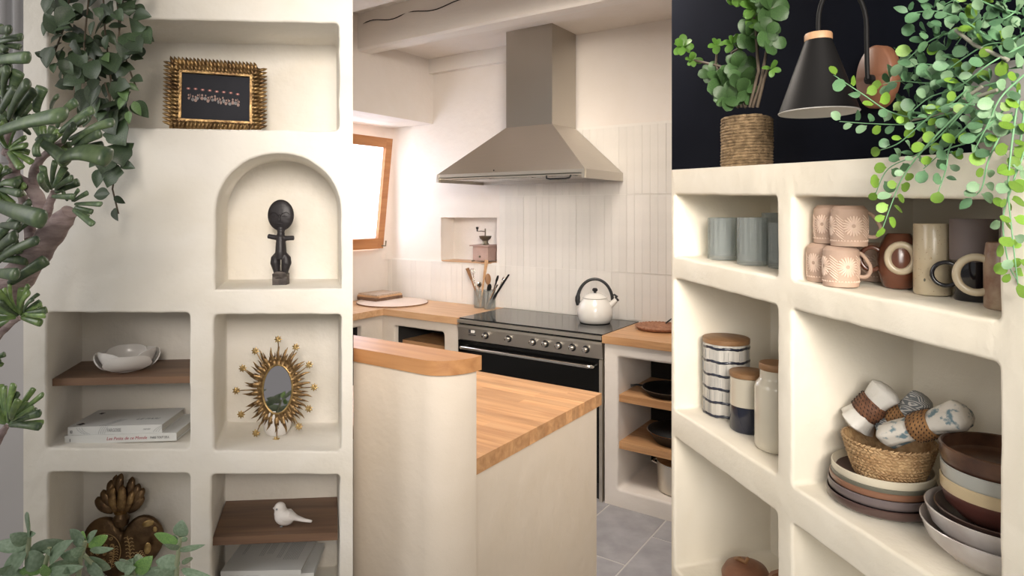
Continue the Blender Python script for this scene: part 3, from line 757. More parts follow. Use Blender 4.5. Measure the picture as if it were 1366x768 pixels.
# ================================================================ SETTING: KITCHEN
WK = 3.62
def kbox(name, x0, x1, y0, y1, z0, z1, mat, label=None, bev=0):
    mb = MB(); mb.box(x0, x1, y0, y1, z0, z1)
    if bev: mb.bevel(bev, 2)
    return struct(fbuild(mb, name, mat, MK), label)
# floor of every room, with stone tiles laid in the kitchen
mb = MB(); mb.box(-5, 4, -2.0, 7, -0.06, -0.0022); fl = struct(fbuild(mb, 'floor', M['joint'], Matrix.Identity(4)))
pr = random.Random(2)
mb = MB(); mb.box(-0.1530, 0.1530, -0.2950, 0.2950, -0.008, 0.0); mb.bevel(0.002, 1); tile_me = mb.mesh('floor_tile', M['slate'])
for i in range(9):
    u = -1.17 + 0.1575 + (i - 7) * 0.315 + 0.315
    for j in range(4):
        v = (2.90 if i >= 7 else 2.606) + 0.30 + (j - 2) * 0.60 + (0 if (7 - i) % 2 == 0 or i >= 7 else 0.30)
        if v - 0.29 > 3.3: continue
        o = put('floor_tile', tile_me); o.matrix_world = MK @ Matrix.Translation((u, v, pr.uniform(-0.0012, 0.0008))); wm = o.matrix_world.copy(); o.parent = fl; o.matrix_world = wm
# back wall with a shallow recess
def mapK(a, b, d): return Vector((a, WK + d, b))
rec = rrect([(-3.11, 1.203), (-2.60, 1.203), (-2.60, 1.52), (-3.11, 1.52)], 0.006)
out = [(-3.74, 0), (-0.3, 0), (-0.3, 3.0), (-3.74, 3.0)]
struct(fbuild(panel(mapK, out, (out, 0.3), [(rec, rec, 0.15, 0.004)], 0), 'wall_back', M['kwall'], MK, 35), 'pale plastered kitchen back wall with a recess')
# left wall with window opening
UL = -3.65
def mapW(a, b, d): return Vector((UL - d, a, b))
ho = rrect([(2.40, 1.27), (3.525, 1.27), (3.525, 2.13), (2.40, 2.13)], 0.01)
mb = MB(); mp_out = [(1.6, 0), (WK + .02, 0), (WK + .02, 3.0), (1.6, 3.0)]
wb = mb.bm
def ringw(lp, d): return [wb.verts.new(mapW(p[0], p[1], d)) for p in lp]
a_, b_, c_, d_ = ringw(mp_out, 0), ringw(ho, 0), ringw(ho, .08), ringw(mp_out, .08)
ee = []
for r1, r2 in ((a_, b_), (d_, c_)):
    es = [wb.edges.new((r1[i], r1[(i + 1) % len(r1)])) for i in range(len(r1))] + [wb.edges.new((r2[i], r2[(i + 1) % len(r2)])) for i in range(len(r2))]
    bmesh.ops.triangle_fill(wb, edges=es, use_beauty=True)
for r1, r2 in ((a_, d_), (b_, c_)):
    for i in range(len(r1)): wb.faces.new((r1[i], r1[(i + 1) % len(r1)], r2[(i + 1) % len(r2)], r2[i]))
struct(fbuild(mb, 'wall_window_side', M['kwall'], MK, 35), 'kitchen wall with the window opening')
# soft corner between window wall and back wall
mb = MB(); cv = [(-3.66, 3.63)] + [(-3.65 + 0.09 * (1 - math.sin(a)), 3.62 - 0.09 * (1 - math.cos(a))) for a in [PI / 2 * i / 10 for i in range(11)]]
mb.prism(cv, 1.19, 2.24); struct(fbuild(mb, 'trim_1', M['kwall'], MK, 50), 'softly rounded plaster corner')
kbox('wall_upper_side', UL - .1, -3.19, 1.6, WK + .01, 2.225, 2.95, M['kwall'], 'boxed-out upper wall above the window', 0.012)
kbox('ceiling', -4.0, -0.3, 3.0, WK + .1, 2.70, 2.80, M['kwall'], 'plastered ceiling strip behind the front beam')
kbox('ceiling_upper', -4.0, -0.3, 1.2, 3.1, 2.885, 2.95, M['kwall'])
mb = MB(); mb.box(-0.0565, 0.0565, -0.29, 0.29, 0, 0.022); mb.bevel(0.004, 1); plank = mb.mesh('plank', M['beam'])
ce = bpy.data.objects['ceiling_upper']
for i in range(21):
    for vv in (2.60, 1.96):
        o = put('plank', plank); o.matrix_world = MK @ Matrix.Translation((-3.12 + i * 0.1175, vv, 2.860 + pr.uniform(0, .003))); wm = o.matrix_world.copy(); o.parent = ce; o.matrix_world = wm
def beam(u0, u1, v0, v1, z0, z1, label, seed):
    t = thing('ceiling_beam', label, 'beam', MK, ((u0 + u1) / 2, (v0 + v1) / 2, z0))
    L, w, h = (u1 - u0) / 2, (v1 - v0) / 2, z1 - z0
    n = 40; lo = []; prof = [(-w, 0.012), (-w + .012, 0), (w - .012, 0), (w, 0.012), (w, h), (-w, h), (-w, h * 0.62), (-w, h * 0.55), (-w, h * .3)]
    for i in range(n + 1):
        x = -L + 2 * L * i / n; row = []
        for k, (y, z) in enumerate(prof):
            dy = 0.007 * noise.noise(Vector((x * 2.2, k * 3.1 + seed, 0))); dz = 0.006 * noise.noise(Vector((x * 1.8, seed, k * 2)))
            row.append((x, y + dy, z + (dz if z < h else 0)))
        lo.append(row)
    mb = MB(); mb.loops(lo); mb.build('timber', M['beam'], t, 30)
    # drying cracks along the face
    mb = MB()
    for (f0, f1, zz) in ((0.02, 0.16, 0.62), (0.17, 0.33, 0.60), (0.35, 0.60, 0.66), (0.62, 0.78, 0.70)):
        pts = []
        for i in range(12):
            x = -L + 2 * L * (f0 + (f1 - f0) * i / 11); pts.append((x, -w - 0.004 + 0.007 * noise.noise(Vector((x * 2.2, 21.7 + seed, 0))), h * zz + 0.012 * math.sin(i * 0.6 + f0 * 9)))
        mb.tube(pts, [0.0006] + [0.0032] * 10 + [0.0006], 5)
    if seed < 5: mb.build('crack', M['void'], t)
    return t
beam(-3.19, -0.5, 2.877, 3.003, 2.62, 2.885, 'whitewashed ceiling beam just in front of the hood chimney, cracked along its face', 1)
beam(-3.19, -0.5, 2.17, 2.318, 2.62, 2.885, 'whitewashed ceiling beam nearest the camera, cut by the top edge', 6)
mb = MB(); mb.box(-3.19, -2.30, WK - .05, WK, 2.70 - .105, 2.70); mb.bevel(.006, 2); struct(fbuild(mb, 'trim_2', M['beam'], MK), 'white wall plate under the ceiling')
# tiled part: bottom row runs the full length, upper rows only right of the window side
tw = kbox('wall_tiled', -2.564, -0.45, WK - 0.013, WK + 0.001, 0.86, 2.10, M['grout'], 'tile bed behind the hob')
tl = kbox('wall_ledge', UL + .002, -2.565, WK - 0.014, WK + 0.002, 0.86, 1.199, M['grout'], 'low tiled ledge under the recess', 0.003)
def tiles(parent, u0, n, zs):
    for (z0, z1) in zs:
        mb = MB(); h = (z1 - z0) - 0.003; mb.box(-0.0245, 0.0245, -0.0035, 0.0, 0, h); mb.bevel(0.0010, 1); me = mb.mesh('wall_tile', M['tile'])
        for i in range(n):
            o = put('wall_tile', me); o.matrix_world = MK @ Matrix.Translation((u0 + 0.0255 + i * 0.0502, WK - 0.0125 - pr.uniform(0, 0.0012), z0 + 0.002)) @ Matrix.Rotation(pr.uniform(-.006, .006), 4, 'X') @ Matrix.Rotation(pr.uniform(-.02, .02), 4, 'Z')
            wm = o.matrix_world.copy(); o.parent = parent; o.matrix_world = wm
tiles(tw, -2.564, 40, [(0.905, 1.190), (1.190, 1.668), (1.668, 2.085)])
tiles(tl, -3.60, 20, [(0.905, 1.190)])
# window leaf tilting in at the top
WH = -3.598
wt = thing('tilted_window_sash', 'orange-brown wooden window sash tilted inward at the top', 'window', MK, (WH, 2.98, 1.288), 0, None, Matrix.Rotation(R(7.1), 4, 'Y'))
hw, hh, fw = 0.495, 0.838, 0.062
def stile(name, y0, y1, z0, z1): mb = MB(); mb.box(-0.03, 0.03, y0, y1, z0, z1); mb.bevel(0.005, 2); mb.build(name, M['pine'], wt)
stile('stile', -hw, -hw + fw, 0, hh); stile('stile', hw - fw, hw, 0, hh); stile('bottom_rail', -hw + fw, hw - fw, 0, 0.078); stile('top_rail', -hw + fw, hw - fw, hh - 0.072, hh)
mb = MB(); mb.box(-0.003, 0.003, -hw + fw, hw - fw, 0.078, hh - 0.072); mb.build('pane', M['pane'], wt)
mb = MB(); mb.tube([(0.033, hw - .02, 0.02), (0.045, hw + .008, 0.02), (0.045, hw + .008, 0.06)], 0.006, 8); mb.build('hinge', M['brass_old'], wt)
fr = thing('window_frame', 'fixed pale window frame set in the wall behind the tilted sash', 'window frame', MK, (UL - .05, 2.96, 1.27))
for nme, y0, y1, z0, z1 in (('jamb', -.56, -.53, 0, .86), ('jamb', .545, .563, 0, .86), ('sill', -.53, .545, 0, .03), ('head', -.53, .545, .83, .86)):
    mb = MB(); mb.box(-0.02, 0.02, y0, y1, z0, z1); mb.build(nme, M['enamel'], fr)

# ---------------------------------------------------------------- worktops and bases
def slab(name, label, poly, z0, z1, mat, cat='worktop', bev=0.003):
    cx = sum(p[0] for p in poly) / len(poly); cy = sum(p[1] for p in poly) / len(poly)
    t = thing(name, label, cat, MK, (cx, cy, z0))
    mb = MB(); mb.prism([(p[0] - cx, p[1] - cy) for p in poly], 0, z1 - z0); mb.bevel(bev, 2, 50); mb.build('board', mat, t)
    return t
slab('worktop', 'pale oak L-shaped worktop left of the stove under the window', [(UL + .003, 2.0), (-3.175, 2.0), (-3.175, 3.095), (-2.522, 3.095), (-2.522, 3.595), (UL + .003, 3.595)], 0.857, 0.90, M['oak_pale'])
slab('worktop', 'short oak worktop right of the stove', [(-1.521, 3.085), (-0.62, 3.085), (-0.62, 3.595), (-1.521, 3.595)], 0.860, 0.90, M['oak'])
def mapB(a, b, d): return Vector((a, 3.12 + d, b))
f = rrect([(-3.095, 0.25), (-2.658, 0.25), (-2.658, 0.79), (-3.095, 0.79)], 0.02)
o1 = [(-3.21, 0.0), (-2.54, 0.0), (-2.54, 0.857), (-3.21, 0.857)]
kb = thing('masonry_base', 'plaster cupboard base with a dark opening left of the stove', 'cabinet', MK, (0, 0, 0))
panel(mapB, o1, (o1, 0.45), [(f, f, 0.42, 0.012)], 0).build('plaster_body', M['kplaster'], kb, 35)
mb = MB(); mb.box(-3.088, -2.665, 3.150, 3.53, 0.30, 0.785); bmesh.ops.delete(mb.bm, geom=[x for x in mb.bm.faces if x.calc_center_median().y < 3.16], context='FACES_ONLY'); mb.build('painted_shade_box', M['void'], kb)  # black inner box paints the shade inside the opening
mb = MB(); mb.box(-3.09, -2.66, 3.19, 3.5, 0.655, 0.685); mb.build('shelf', M['oak'], kb)
def mapS(a, b, d): return Vector((-3.21 - d, -a, b))
f = rrect([(-2.93, 0.2), (-2.1, 0.2), (-2.1, 0.80), (-2.93, 0.80)], 0.02); f = [(p[0], p[1]) for p in f]
o1 = [(-3.119, 0.0), (-1.95, 0.0), (-1.95, 0.857), (-3.119, 0.857)]
kb2 = thing('masonry_base', 'plaster base under the window worktop with a black opening', 'cabinet', MK, (0, 0, 0))
panel(mapS, o1, (o1, 0.42), [(f, f, 0.4, 0.012)], 0).build('plaster_body', M['kplaster'], kb2, 35)
mb = MB(); mb.box(-3.6, -3.24, 2.11, 2.92, 0.21, 0.795); bmesh.ops.delete(mb.bm, geom=[x for x in mb.bm.faces if x.calc_center_median().x > -3.25], context='FACES_ONLY'); mb.build('painted_shade_box', M['void'], kb2)  # shade of this opening put in as a black inner box
# right base with open shelves
def mapC(a, b, d): return Vector((a, 3.10 + d, b))
f = rrect([(-1.437, 0.093), (-0.72, 0.093), (-0.72, 0.793), (-1.437, 0.793)], 0.02)
o1 = [(-1.512, 0.0), (-0.63, 0.0), (-0.63, 0.860), (-1.512, 0.860)]
kc = thing('open_shelf_unit', 'white plaster shelf unit with two oak shelves right of the stove', 'shelf unit', MK, (0, 0, 0))
panel(mapC, o1, (o1, 0.49), [(f, f, 0.47, 0.014)], 0).build('plaster_body', M['kwall'], kc, 35)
mb = MB(); mb.box(-1.434, -0.723, 3.556, 3.566, 0.098, 0.788); q = mb.build('painted_shade_back', M['void'], kc); q['label'] = 'dark sheet painting shade at the back of the shelf unit'  # dark sheet added so the back of the shelves looks unlit
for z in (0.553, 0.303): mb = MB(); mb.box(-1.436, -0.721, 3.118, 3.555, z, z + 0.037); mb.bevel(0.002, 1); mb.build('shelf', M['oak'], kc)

# ---------------------------------------------------------------- island with raised bar
kL = lambda v: v / 0.6851 * (-0.7702)          # where the bar meets the end of the niche wall
ce_, fe_ = (-1.018, 1.349), 1.223
curve_ = [(-1.112 + 0.094 * math.sin(a), 1.343 - 0.120 * math.cos(a)) for a in [PI / 2 * i / 12 for i in range(13)]]
bar = [(kL(1.223) + .002, 1.223)] + curve_ + [(-1.018, 1.349), (kL(1.349) + .002, 1.349)]
t = slab('bar_top', 'thick golden oak bar top with a rounded end on the half wall', bar, 1.142, 1.18, M['oak_bar'], 'bar top', 0.004)
inner = [(kL(1.233) + .002, 1.233)] + [(-1.122 + 0.089 * math.sin(a), 1.343 - 0.110 * math.cos(a)) for a in [PI / 2 * i / 12 for i in range(13)]] + [(-1.033, 1.346), (kL(1.346) + .002, 1.346)]
mb = MB(); mb.prism(inner, 0, 1.1415); struct(fbuild(mb, 'wall_half', M['kplaster'], MK, 40), 'plastered half wall with rounded end carrying the bar top')
isl = thing('butcher_block_worktop', 'butcher-block oak worktop of the island behind the bar', 'worktop', MK, (-1.037, 1.349, 0.857))
rw = random.Random(12); rows = 17; dv = 0.7525 / rows
for j in range(rows):
    x = 0.0; k = 0
    while x > -0.82:
        L = rw.uniform(0.22, 0.62) if k else rw.uniform(0.10, 0.5); L = min(L, 0.83 + x)
        if L < 0.02: break
        mb = MB(); mb.box(-L, 0, 0.0002, dv - 0.0002, 0, 0.043); mb.bevel(0.0009, 1)
        mb.build('oak_stave', M['oak'], isl, 40, (x, j * dv, rw.uniform(0, 0.0004)))
        x -= L; k += 1
ib = thing('masonry_base', 'plastered island base below the butcher-block worktop', 'cabinet', MK, (-1.45, 1.72, 0))
mb = MB(); mb.box(-0.40, 0.397, -0.373, 0.372, 0, 0.856); mb.bevel(0.006, 2); mb.build('plaster_body', M['kplaster'], ib)

# ---------------------------------------------------------------- range cooker
st = thing('range_cooker', 'wide stainless range cooker with black glass hob and seven knobs', 'cooker', MK, (-2.0215, 3.095, 0))
hw = 0.4975
def part(name, x0, x1, y0, y1, z0, z1, mat, par=st, bev=0.0, ang=40):
    mb = MB(); mb.box(x0, x1, y0, y1, z0, z1)
    if bev: mb.bevel(bev, 2)
    return mb.build(name, M[mat] if isinstance(mat, str) else mat, par, ang)
part('body', -hw + .004, hw - .004, 0.03, 0.495, 0.10, 0.872, 'matt_black')
part('hob_glass', -hw + .003, hw - .003, 0.010, 0.500, 0.892, 0.9015, 'glass_black', bev=.001)
part('hob_rim', -hw, hw, -0.012, 0.502, 0.874, 0.8935, 'rim_steel', bev=.005)
part('groove', -hw + .004, hw - .004, 0.008, 0.03, 0.862, 0.876, 'matt_black')
part('top_rail', -hw, hw, -0.006, 0.03, 0.846, 0.862, 'rim_steel', bev=.004)
mb = MB(); mb.prism([(-0.004, 0.846), (0.03, 0.846), (0.03, 0.768), (0.006, 0.768)], -hw, hw); bmesh.ops.transform(mb.bm, matrix=Matrix(((0, 0, 1, 0), (1, 0, 0, 0), (0, 1, 0, 0), (0, 0, 0, 1))), verts=mb.bm.verts)
mb.build('control_panel', M['steel'], st, 30)
part('door_glass', -hw + .002, hw - .02, 0.000, 0.03, 0.30, 0.765, 'oven_glass', bev=.002)
part('side_trim', hw - .019, hw, 0.0, 0.03, 0.0, 0.765, 'rim_steel')
part('drawer_front', -hw + .002, hw - .02, 0.0, 0.03, 0.10, 0.292, 'oven_glass', bev=.002)
part('plinth', -hw + .01, hw - .02, 0.03, 0.06, 0.0, 0.10, 'black')
mb = MB(); mb.tube([(-0.448, 0.0, 0.727), (-0.452, -0.030, 0.728), (-0.443, -0.042, 0.729), (-0.42, -0.045, 0.730), (0.42, -0.045, 0.730), (0.443, -0.042, 0.730), (0.452, -0.030, 0.728), (0.448, 0.0, 0.727)], 0.0095, 12); mb.build('door_handle', M['chrome'], st, 60)
for u in (-2.304, -2.136, -1.965, -1.88, -1.794, -1.706, -1.622):
    x = u + 2.0215
    mx = Matrix.Translation((x, 0.000, 0.812)) @ Matrix.Rotation(PI / 2, 4, 'X')
    mb = MB(); mb.lathe([(0, -0.006), (0.021, -0.006), (0.021, 0.003), (0.019, 0.006), (0.0, 0.006)], 24, mtx=mx); k = mb.build('knob', M['black'], st)
    mb = MB(); mb.lathe([(0, 0.006), (0.0145, 0.006), (0.0135, 0.026), (0.011, 0.028), (0, 0.028)], 20, mtx=mx); mb.build('knob_cap', M['chrome'], k)
    mb = MB(); mb.ball((x, -0.001, 0.8375), (0.002, 0.001, 0.002), 8); mb.build('dial_mark', M['ink'], k)
part('display', -0.412, -0.362, -0.0035, 0.01, 0.816, 0.837, 'ink', bev=.001)
part('display_window', -0.394, -0.364, -0.0042, 0.01, 0.8175, 0.8355, 'enamel')
part('button_strip', -0.416, -0.360, -0.0015, 0.01, 0.8015, 0.806, 'ink')

# ---------------------------------------------------------------- cooker hood
hd = thing('cooker_hood', 'stainless steel pyramid cooker hood with square chimney', 'cooker hood', MK, (-2.165, WK - .022, 1.75))
w, d = 0.5325, WK - .022 - 3.10
c0, c1, cf = -0.132, 0.207, WK - .022 - 3.30          # chimney x-range, chimney front depth
zt, zl = 0.343, 0.050
mb = MB(); bm = mb.bm
A = [bm.verts.new(p) for p in ((-w, -d, zl), (w, -d, zl), (w, 0, zl), (-w, 0, zl))]
B = [bm.verts.new(p) for p in ((c0, -cf, zt), (c1, -cf, zt), (c1, 0, zt), (c0, 0, zt))]
for i in range(4): bm.faces.new((A[i], A[(i + 1) % 4], B[(i + 1) % 4], B[i]))
bm.faces.new(B); mb.bevel(0.002, 1); mb.build('canopy', M['steel_dark'], hd, 20)
mb = MB(); mb.box(c0 + .001, c1 - .001, -cf + .001, 0, zt - .001, 0.949); mb.bevel(.002, 2, 60); mb.build('chimney', brushed('brushed_steel_chimney', (0.46, 0.43, 0.38), 0.34, (150, 150, 2)), hd, 30)
def hp(name, x0, x1, y0, y1, z0, z1, mat, bev=0.0015): return part(name, x0, x1, y0, y1, z0, z1, mat, hd, bev)
hp('front_lip', -w, w, -d - .003, -d + .012, 0.030, zl, 'rim_steel')
hp('end_cap', -w, -w + .018, -d - .005, -d + .014, 0.0, zl + .001, 'rim_steel'); hp('end_cap', w - .018, w, -d - .005, -d + .014, 0.0, zl + .001, 'rim_steel')
hp('side_lip', w - .012, w + .001, -d + .012, 0, 0.0, zl, 'steel_dark'); hp('side_lip', -w - .001, -w + .012, -d + .012, 0, 0.0, zl, 'steel_dark')
hp('back_lip', -w + .012, w - .012, -0.015, 0, 0.0, zl, 'steel_dark')
hp('filter_panel', -w + .012, w - .012, -d + .012, -0.015, 0.020, 0.026, 'rim_steel')
for k in range(3):
    x0 = -0.46 + k * 0.31; f_ = hp('grease_filter', x0, x0 + .30, -d + .06, -0.06, 0.014, 0.020, 'chrome')
mb = MB(); mb.tube([(0.27, -d + .03, 0.018), (0.275, -d + .022, 0.004), (0.30, -d + .02, 0.000), (0.40, -d + .02, 0.000), (0.425, -d + .022, 0.004), (0.43, -d + .03, 0.018)], 0.0055, 8); mb.build('filter_handle', M['black'], hd, 60)
mb = MB(); mb.ball((-0.08, -d - .0035, 0.062), (0.005, 0.003, 0.005), 8); mb.build('badge', M['ink'], hd)

# ---------------------------------------------------------------- kettle
kt = thing('kettle', 'cream enamel whistling kettle with black arched handle on the hob', 'kettle', MK, (-1.735, 3.425, 0.9020), R(34.3 - 8))
kt_prof = [(0, 0.0), (0.082, 0.0), (0.090, 0.004), (0.101, 0.025), (0.1055, 0.055), (0.103, 0.085), (0.092, 0.115), (0.074, 0.140), (0.070, 0.146)]
mb = MB(); mb.lathe(kt_prof + [(0.066, 0.146), (0.0, 0.140)], 44); mb.build('kettle_body', M['enamel'], kt, 50)
mb = MB(); mb.lathe([(0.0, -0.0008), (0.086, -0.0008), (0.091, 0.0035), (0.088, 0.0035)], 40); mb.build('base_ring', M['black'], kt)
mb = MB(); mb.lathe([(0.070, 0.146), (0.0725, 0.1475), (0.070, 0.1500), (0.060, 0.162), (0.035, 0.173), (0, 0.176)], 36); mb.build('lid', M['enamel'], kt, 50)
mb = MB(); mb.lathe([(0.0705, 0.1445), (0.0735, 0.146), (0.0705, 0.1475)], 36); mb.build('lid_rim', M['brass_old'], kt)
mb = MB(); mb.lathe([(0.008, 0.174), (0.008, 0.182), (0.016, 0.188), (0.017, 0.197), (0.010, 0.205), (0, 0.206)], 20); mb.build('lid_knob', M['black'], kt)
arc = [(-0.104 * math.cos(a), 0, 0.128 + 0.130 * math.sin(a)) for a in [PI * i / 22 for i in range(23)]]
arc = [(-0.099, 0, 0.100)] + arc + [(0.096, 0, 0.118)]
mb = MB(); mb.tube(arc, [0.013, 0.015, 0.015] + [0.0105 - 0.002 * math.sin(PI * i / 22) for i in range(21)] + [0.015, 0.013], 10, 0.75, (0, 1, 0)); mb.build('handle', M['black'], kt, 60)
mb = MB(); mb.tube([(0.080, 0, 0.095), (0.105, 0, 0.118), (0.128, 0, 0.140)], [0.022, 0.018, 0.0145], 16); mb.build('spout', M['enamel'], kt, 50)
mb = MB(); mb.tube([(0.126, 0, 0.139), (0.134, 0, 0.146)], [0.016, 0.0155], 16); mb.build('whistle_cap', M['black'], kt); mb = MB(); mb.tube([(0.095, 0, 0.155), (0.115, 0, 0.167), (0.132, 0, 0.152)], [0.006, 0.006, 0.008], 8); mb.build('whistle_lever', M['black'], kt)

# ---------------------------------------------------------------- board and stack on the left worktop
t = thing('round_board', 'large thin round pale board with a dark edge on the left worktop', 'board', MK, (-3.33, 3.335, 0.901))
mb = MB(); mb.lathe([(0, 0), (0.243, 0), (0.245, 0.006), (0.243, 0.010), (0, 0.010)], 72, sx=1.08); mb.build('board_disc', plain('pale_board', (0.76, 0.62, 0.51), 0.6, var=.06, vs=6), t)
mb = MB(); mb.lathe([(0.2455, 0.001), (0.2475, 0.004), (0.2455, 0.0085)], 72, sx=1.08); mb.build('edge_band', M['brown_wood'], t)
for k, (lb, w2, d2, h, rz, mt) in enumerate((('thick wooden chopping board at the bottom of the stack by the window', .105, .13, .022, -4, 'walnut'), ('tan board in the middle of the stack by the window', .108, .125, .013, 3, 'oak_pale'), ('pale folded placemat on top of the stack by the window', .102, .12, .010, -2, 'sand_mat'))):
    if mt == 'sand_mat': M['sand_mat'] = plain('woven_sand_mat', (0.58, 0.46, 0.36), 0.9, var=.2, vs=40, bump=.5, bs=90)
    zz = 0.9115 + (0, .0225, .036)[k]
    t = thing('chopping_board' if k < 2 else 'placemat', lb, 'board' if k < 2 else 'placemat', MK, (-3.515, 3.39, zz), R(rz))
    mb = MB(); mb.box(-w2, w2, -d2, d2, 0, h); mb.bevel(.004, 2); mb.build('slab', M[mt], t)

# ---------------------------------------------------------------- coffee mill in the recess
cm = thing('coffee_grinder', 'old wooden box coffee grinder with brass bowl and crank in the wall recess', 'coffee grinder', MK, (-2.735, 3.668, 1.2055), R(4))
bd = thing('wooden_board', 'thin wooden board lying in the wall recess under the coffee grinder', 'board', MK, (-2.88, 3.665, 1.1995))
mb = MB(); mb.box(-0.20, 0.235, -0.075, 0.07, 0, 0.006); mb.build('slab', M['oak_pale'], bd)
mb = MB(); mb.box(-0.064, 0.064, -0.064, 0.064, 0.012, 0.112); mb.bevel(.003, 2); mb.build('box', M['rose_wood'], cm)
mb = MB(); mb.box(-0.056, 0.056, -0.067, -0.060, 0.018, 0.060); mb.bevel(.002, 1); q = mb.build('drawer', M['rose_wood'], cm); mb = MB(); mb.ball((0, -0.073, 0.040), 0.008, 10); mb.build('knob', M['brass_old'], q)
mb = MB(); mb.box(-0.082, 0.082, -0.082, 0.076, 0.112, 0.121); mb.bevel(.002, 1); mb.build('lid_board', M['rose_wood'], cm)
for sx in (-1, 1):
    for sy in (-1, 1): mb = MB(); mb.tube([(sx * 0.055, sy * .055, 0.016), (sx * 0.064, sy * .06, 0.008), (sx * 0.072, sy * .068, 0.0045)], [0.009, 0.006, 0.0045], 8); mb.build('foot', M['brass_old'], cm)
mb = MB(); mb.lathe([(0.030, 0.121), (0.026, 0.128), (0.020, 0.140), (0.022, 0.152), (0.038, 0.165), (0.044, 0.178), (0.045, 0.184), (0.041, 0.184), (0.034, 0.168), (0, 0.160)], 30); mb.build('hopper_bowl', M['brass_old'], cm)
mb = MB(); mb.tube([(0, 0, 0.16), (0, 0, 0.238)], 0.0045, 8); mb.tube([(0, 0, 0.216), (-0.03, -.005, 0.219), (-0.062, -.01, 0.217)], 0.003, 6); mb.build('crank', M['brass_old'], cm)
mb = MB(); mb.lathe([(0.006, 0.0), (0.004, 0.010), (0.010, 0.022), (0.010, 0.030), (0, 0.034)], 14, (-0.062, -.01, 0.217)); mb.build('crank_knob', M['black'], cm)

# ---------------------------------------------------------------- two utensil jars with their tools
def jar(u, v, r, h, label):
    t = thing('glass_jar', label, 'jar', MK, (u, v, 0.9012))
    mb = MB(); mb.lathe([(0, 0), (r * .92, 0), (r, 0.008), (r, h), (r - .003, h), (r - .003, 0.010), (0, 0.006)], 28); mb.build('glass', M['clear_glass'], t)
    mb = MB(); mb.lathe([(r - .002, h - .003), (r + .0015, h), (r - .002, h + .003)], 28); mb.build('rim', M['clear_glass'], t)
jar(-2.662, 3.505, 0.040, 0.120, 'left glass jar of wooden spoons beside the stove')
jar(-2.566, 3.490, 0.042, 0.128, 'right glass jar of metal tools beside the stove')
ju, jv = Vector((-2.662, 3.505, 0.910)), Vector((-2.566, 3.490, 0.910))
def utensil(name, label, base, top, head, mat, cat='utensil', rh=0.005):
    """a handle from the jar floor to the head"""
    t = thing(name, label, cat, MK, base)
    b = Vector(top) - Vector(base)
    mb = MB(); mb.tube([(0, 0, 0), b * 0.5, b], [rh, rh * .9, rh * .8], 8); mb.build('handle', M[mat], t, 60)
    q = b.to_track_quat('Z', 'Y').to_matrix().to_4x4(); q = Matrix.Translation(b) @ q @ Matrix.Rotation(R(head[3] if len(head) > 3 else 0), 4, 'Z')
    kind = head[0]; mb = MB()
    if kind == 'spoon': mb.ball((0, 0, 0), (head[1], 0.006, head[2]), 14, None); bmesh.ops.transform(mb.bm, matrix=q @ Matrix.Translation((0, 0, head[2] * .8)), verts=mb.bm.verts); nm = 'bowl'
    elif kind == 'spatula': mb.prism([(-head[1] * .5, 0), (head[1] * .5, 0), (head[1], head[2]), (-head[1] * .8, head[2] * 1.05)], -0.003, 0.003); mb.bevel(.001, 1); bmesh.ops.transform(mb.bm, matrix=q @ Matrix.Rotation(PI / 2, 4, 'X'), verts=mb.bm.verts); nm = 'blade'
    elif kind == 'whisk':
        for k in range(5):
            a = PI * k / 5; mb.tube([(head[1] * math.sin(PI * f) * math.cos(a) * s_, head[1] * math.sin(PI * f) * math.sin(a) * s_, head[2] * (1 - math.cos(PI * f)) / 2 * 1.0) for s_ in (1, -1) for f in ([i / 8 for i in range(9)] if s_ == 1 else [1 - i / 8 for i in range(9)])], 0.0012, 5)
        bmesh.ops.transform(mb.bm, matrix=q, verts=mb.bm.verts); nm = 'wires'
    else:
        mb.tube([(head[1] * math.cos(a), 0, head[2] + head[2] * math.sin(a)) for a in [2 * PI * i / 18 for i in range(19)]], 0.0045, 8); bmesh.ops.transform(mb.bm, matrix=q, verts=mb.bm.verts); nm = 'ring'
    mb.build(nm, M[mat], t, 50)
def P(px, py, v):   # point on a kitchen depth plane
    k = (px - 683) / FL; Y = v / (k * 0.5635 + 0.8261); return (Y * (k * 0.8261 - 0.5635), v, H - (py - 283) / FL * Y)
utensil('wooden_spatula', 'broad brown wooden spatula leaning far left out of the jar', ju + Vector((.012, 0, 0)), P(629, 373, 3.50), ('spatula', .021, .085), 'brown_wood', rh=.007)
utensil('whisk', 'small wire whisk with its loop above the left jar', ju + Vector((-.01, .012, 0)), P(631, 366, 3.53), ('whisk', .018, .045), 'chrome')
utensil('wooden_spoon', 'tall straight pale wooden stirrer standing in the left jar', ju + Vector((.012, -.01, 0)), P(645.5, 372, 3.49), ('spatula', .017, .13), 'oak_pale', rh=.008)
utensil('ladle', 'short silver ladle in front of the tall pale stirrer', ju + Vector((-.005, -.02, 0)), P(639, 383, 3.47), ('spoon', .020, .022), 'chrome')
utensil('wooden_spoon', 'reddish brown wooden spoon between the two jars', jv + Vector((-.015, .01, 0)), P(651, 378, 3.51), ('spoon', .022, .038), 'brown_wood', rh=.006)
utensil('serving_spoon', 'dark serving spoon below the reddish wooden spoon', jv + Vector((-.02, -.01, 0)), P(652, 388, 3.46), ('spoon', .017, .030), 'matt_black')
utensil('scissors', 'black-handled kitchen scissors upright in the right jar', jv + Vector((-.01, .01, 0)), P(662, 376, 3.50), ('ring', .018, .022, 20), 'matt_black', rh=.007)
utensil('ladle', 'silver-rimmed slotted ladle next to the scissors', jv + Vector((.0, .015, 0)), P(669, 378, 3.52), ('ring', .016, .024, 40), 'chrome', rh=.006)
utensil('masher', 'dark slim masher handle leaning far right out of the jar', jv + Vector((-.012, -.01, 0)), P(677, 369, 3.49), ('spoon', .009, .012), 'matt_black', rh=.0085)
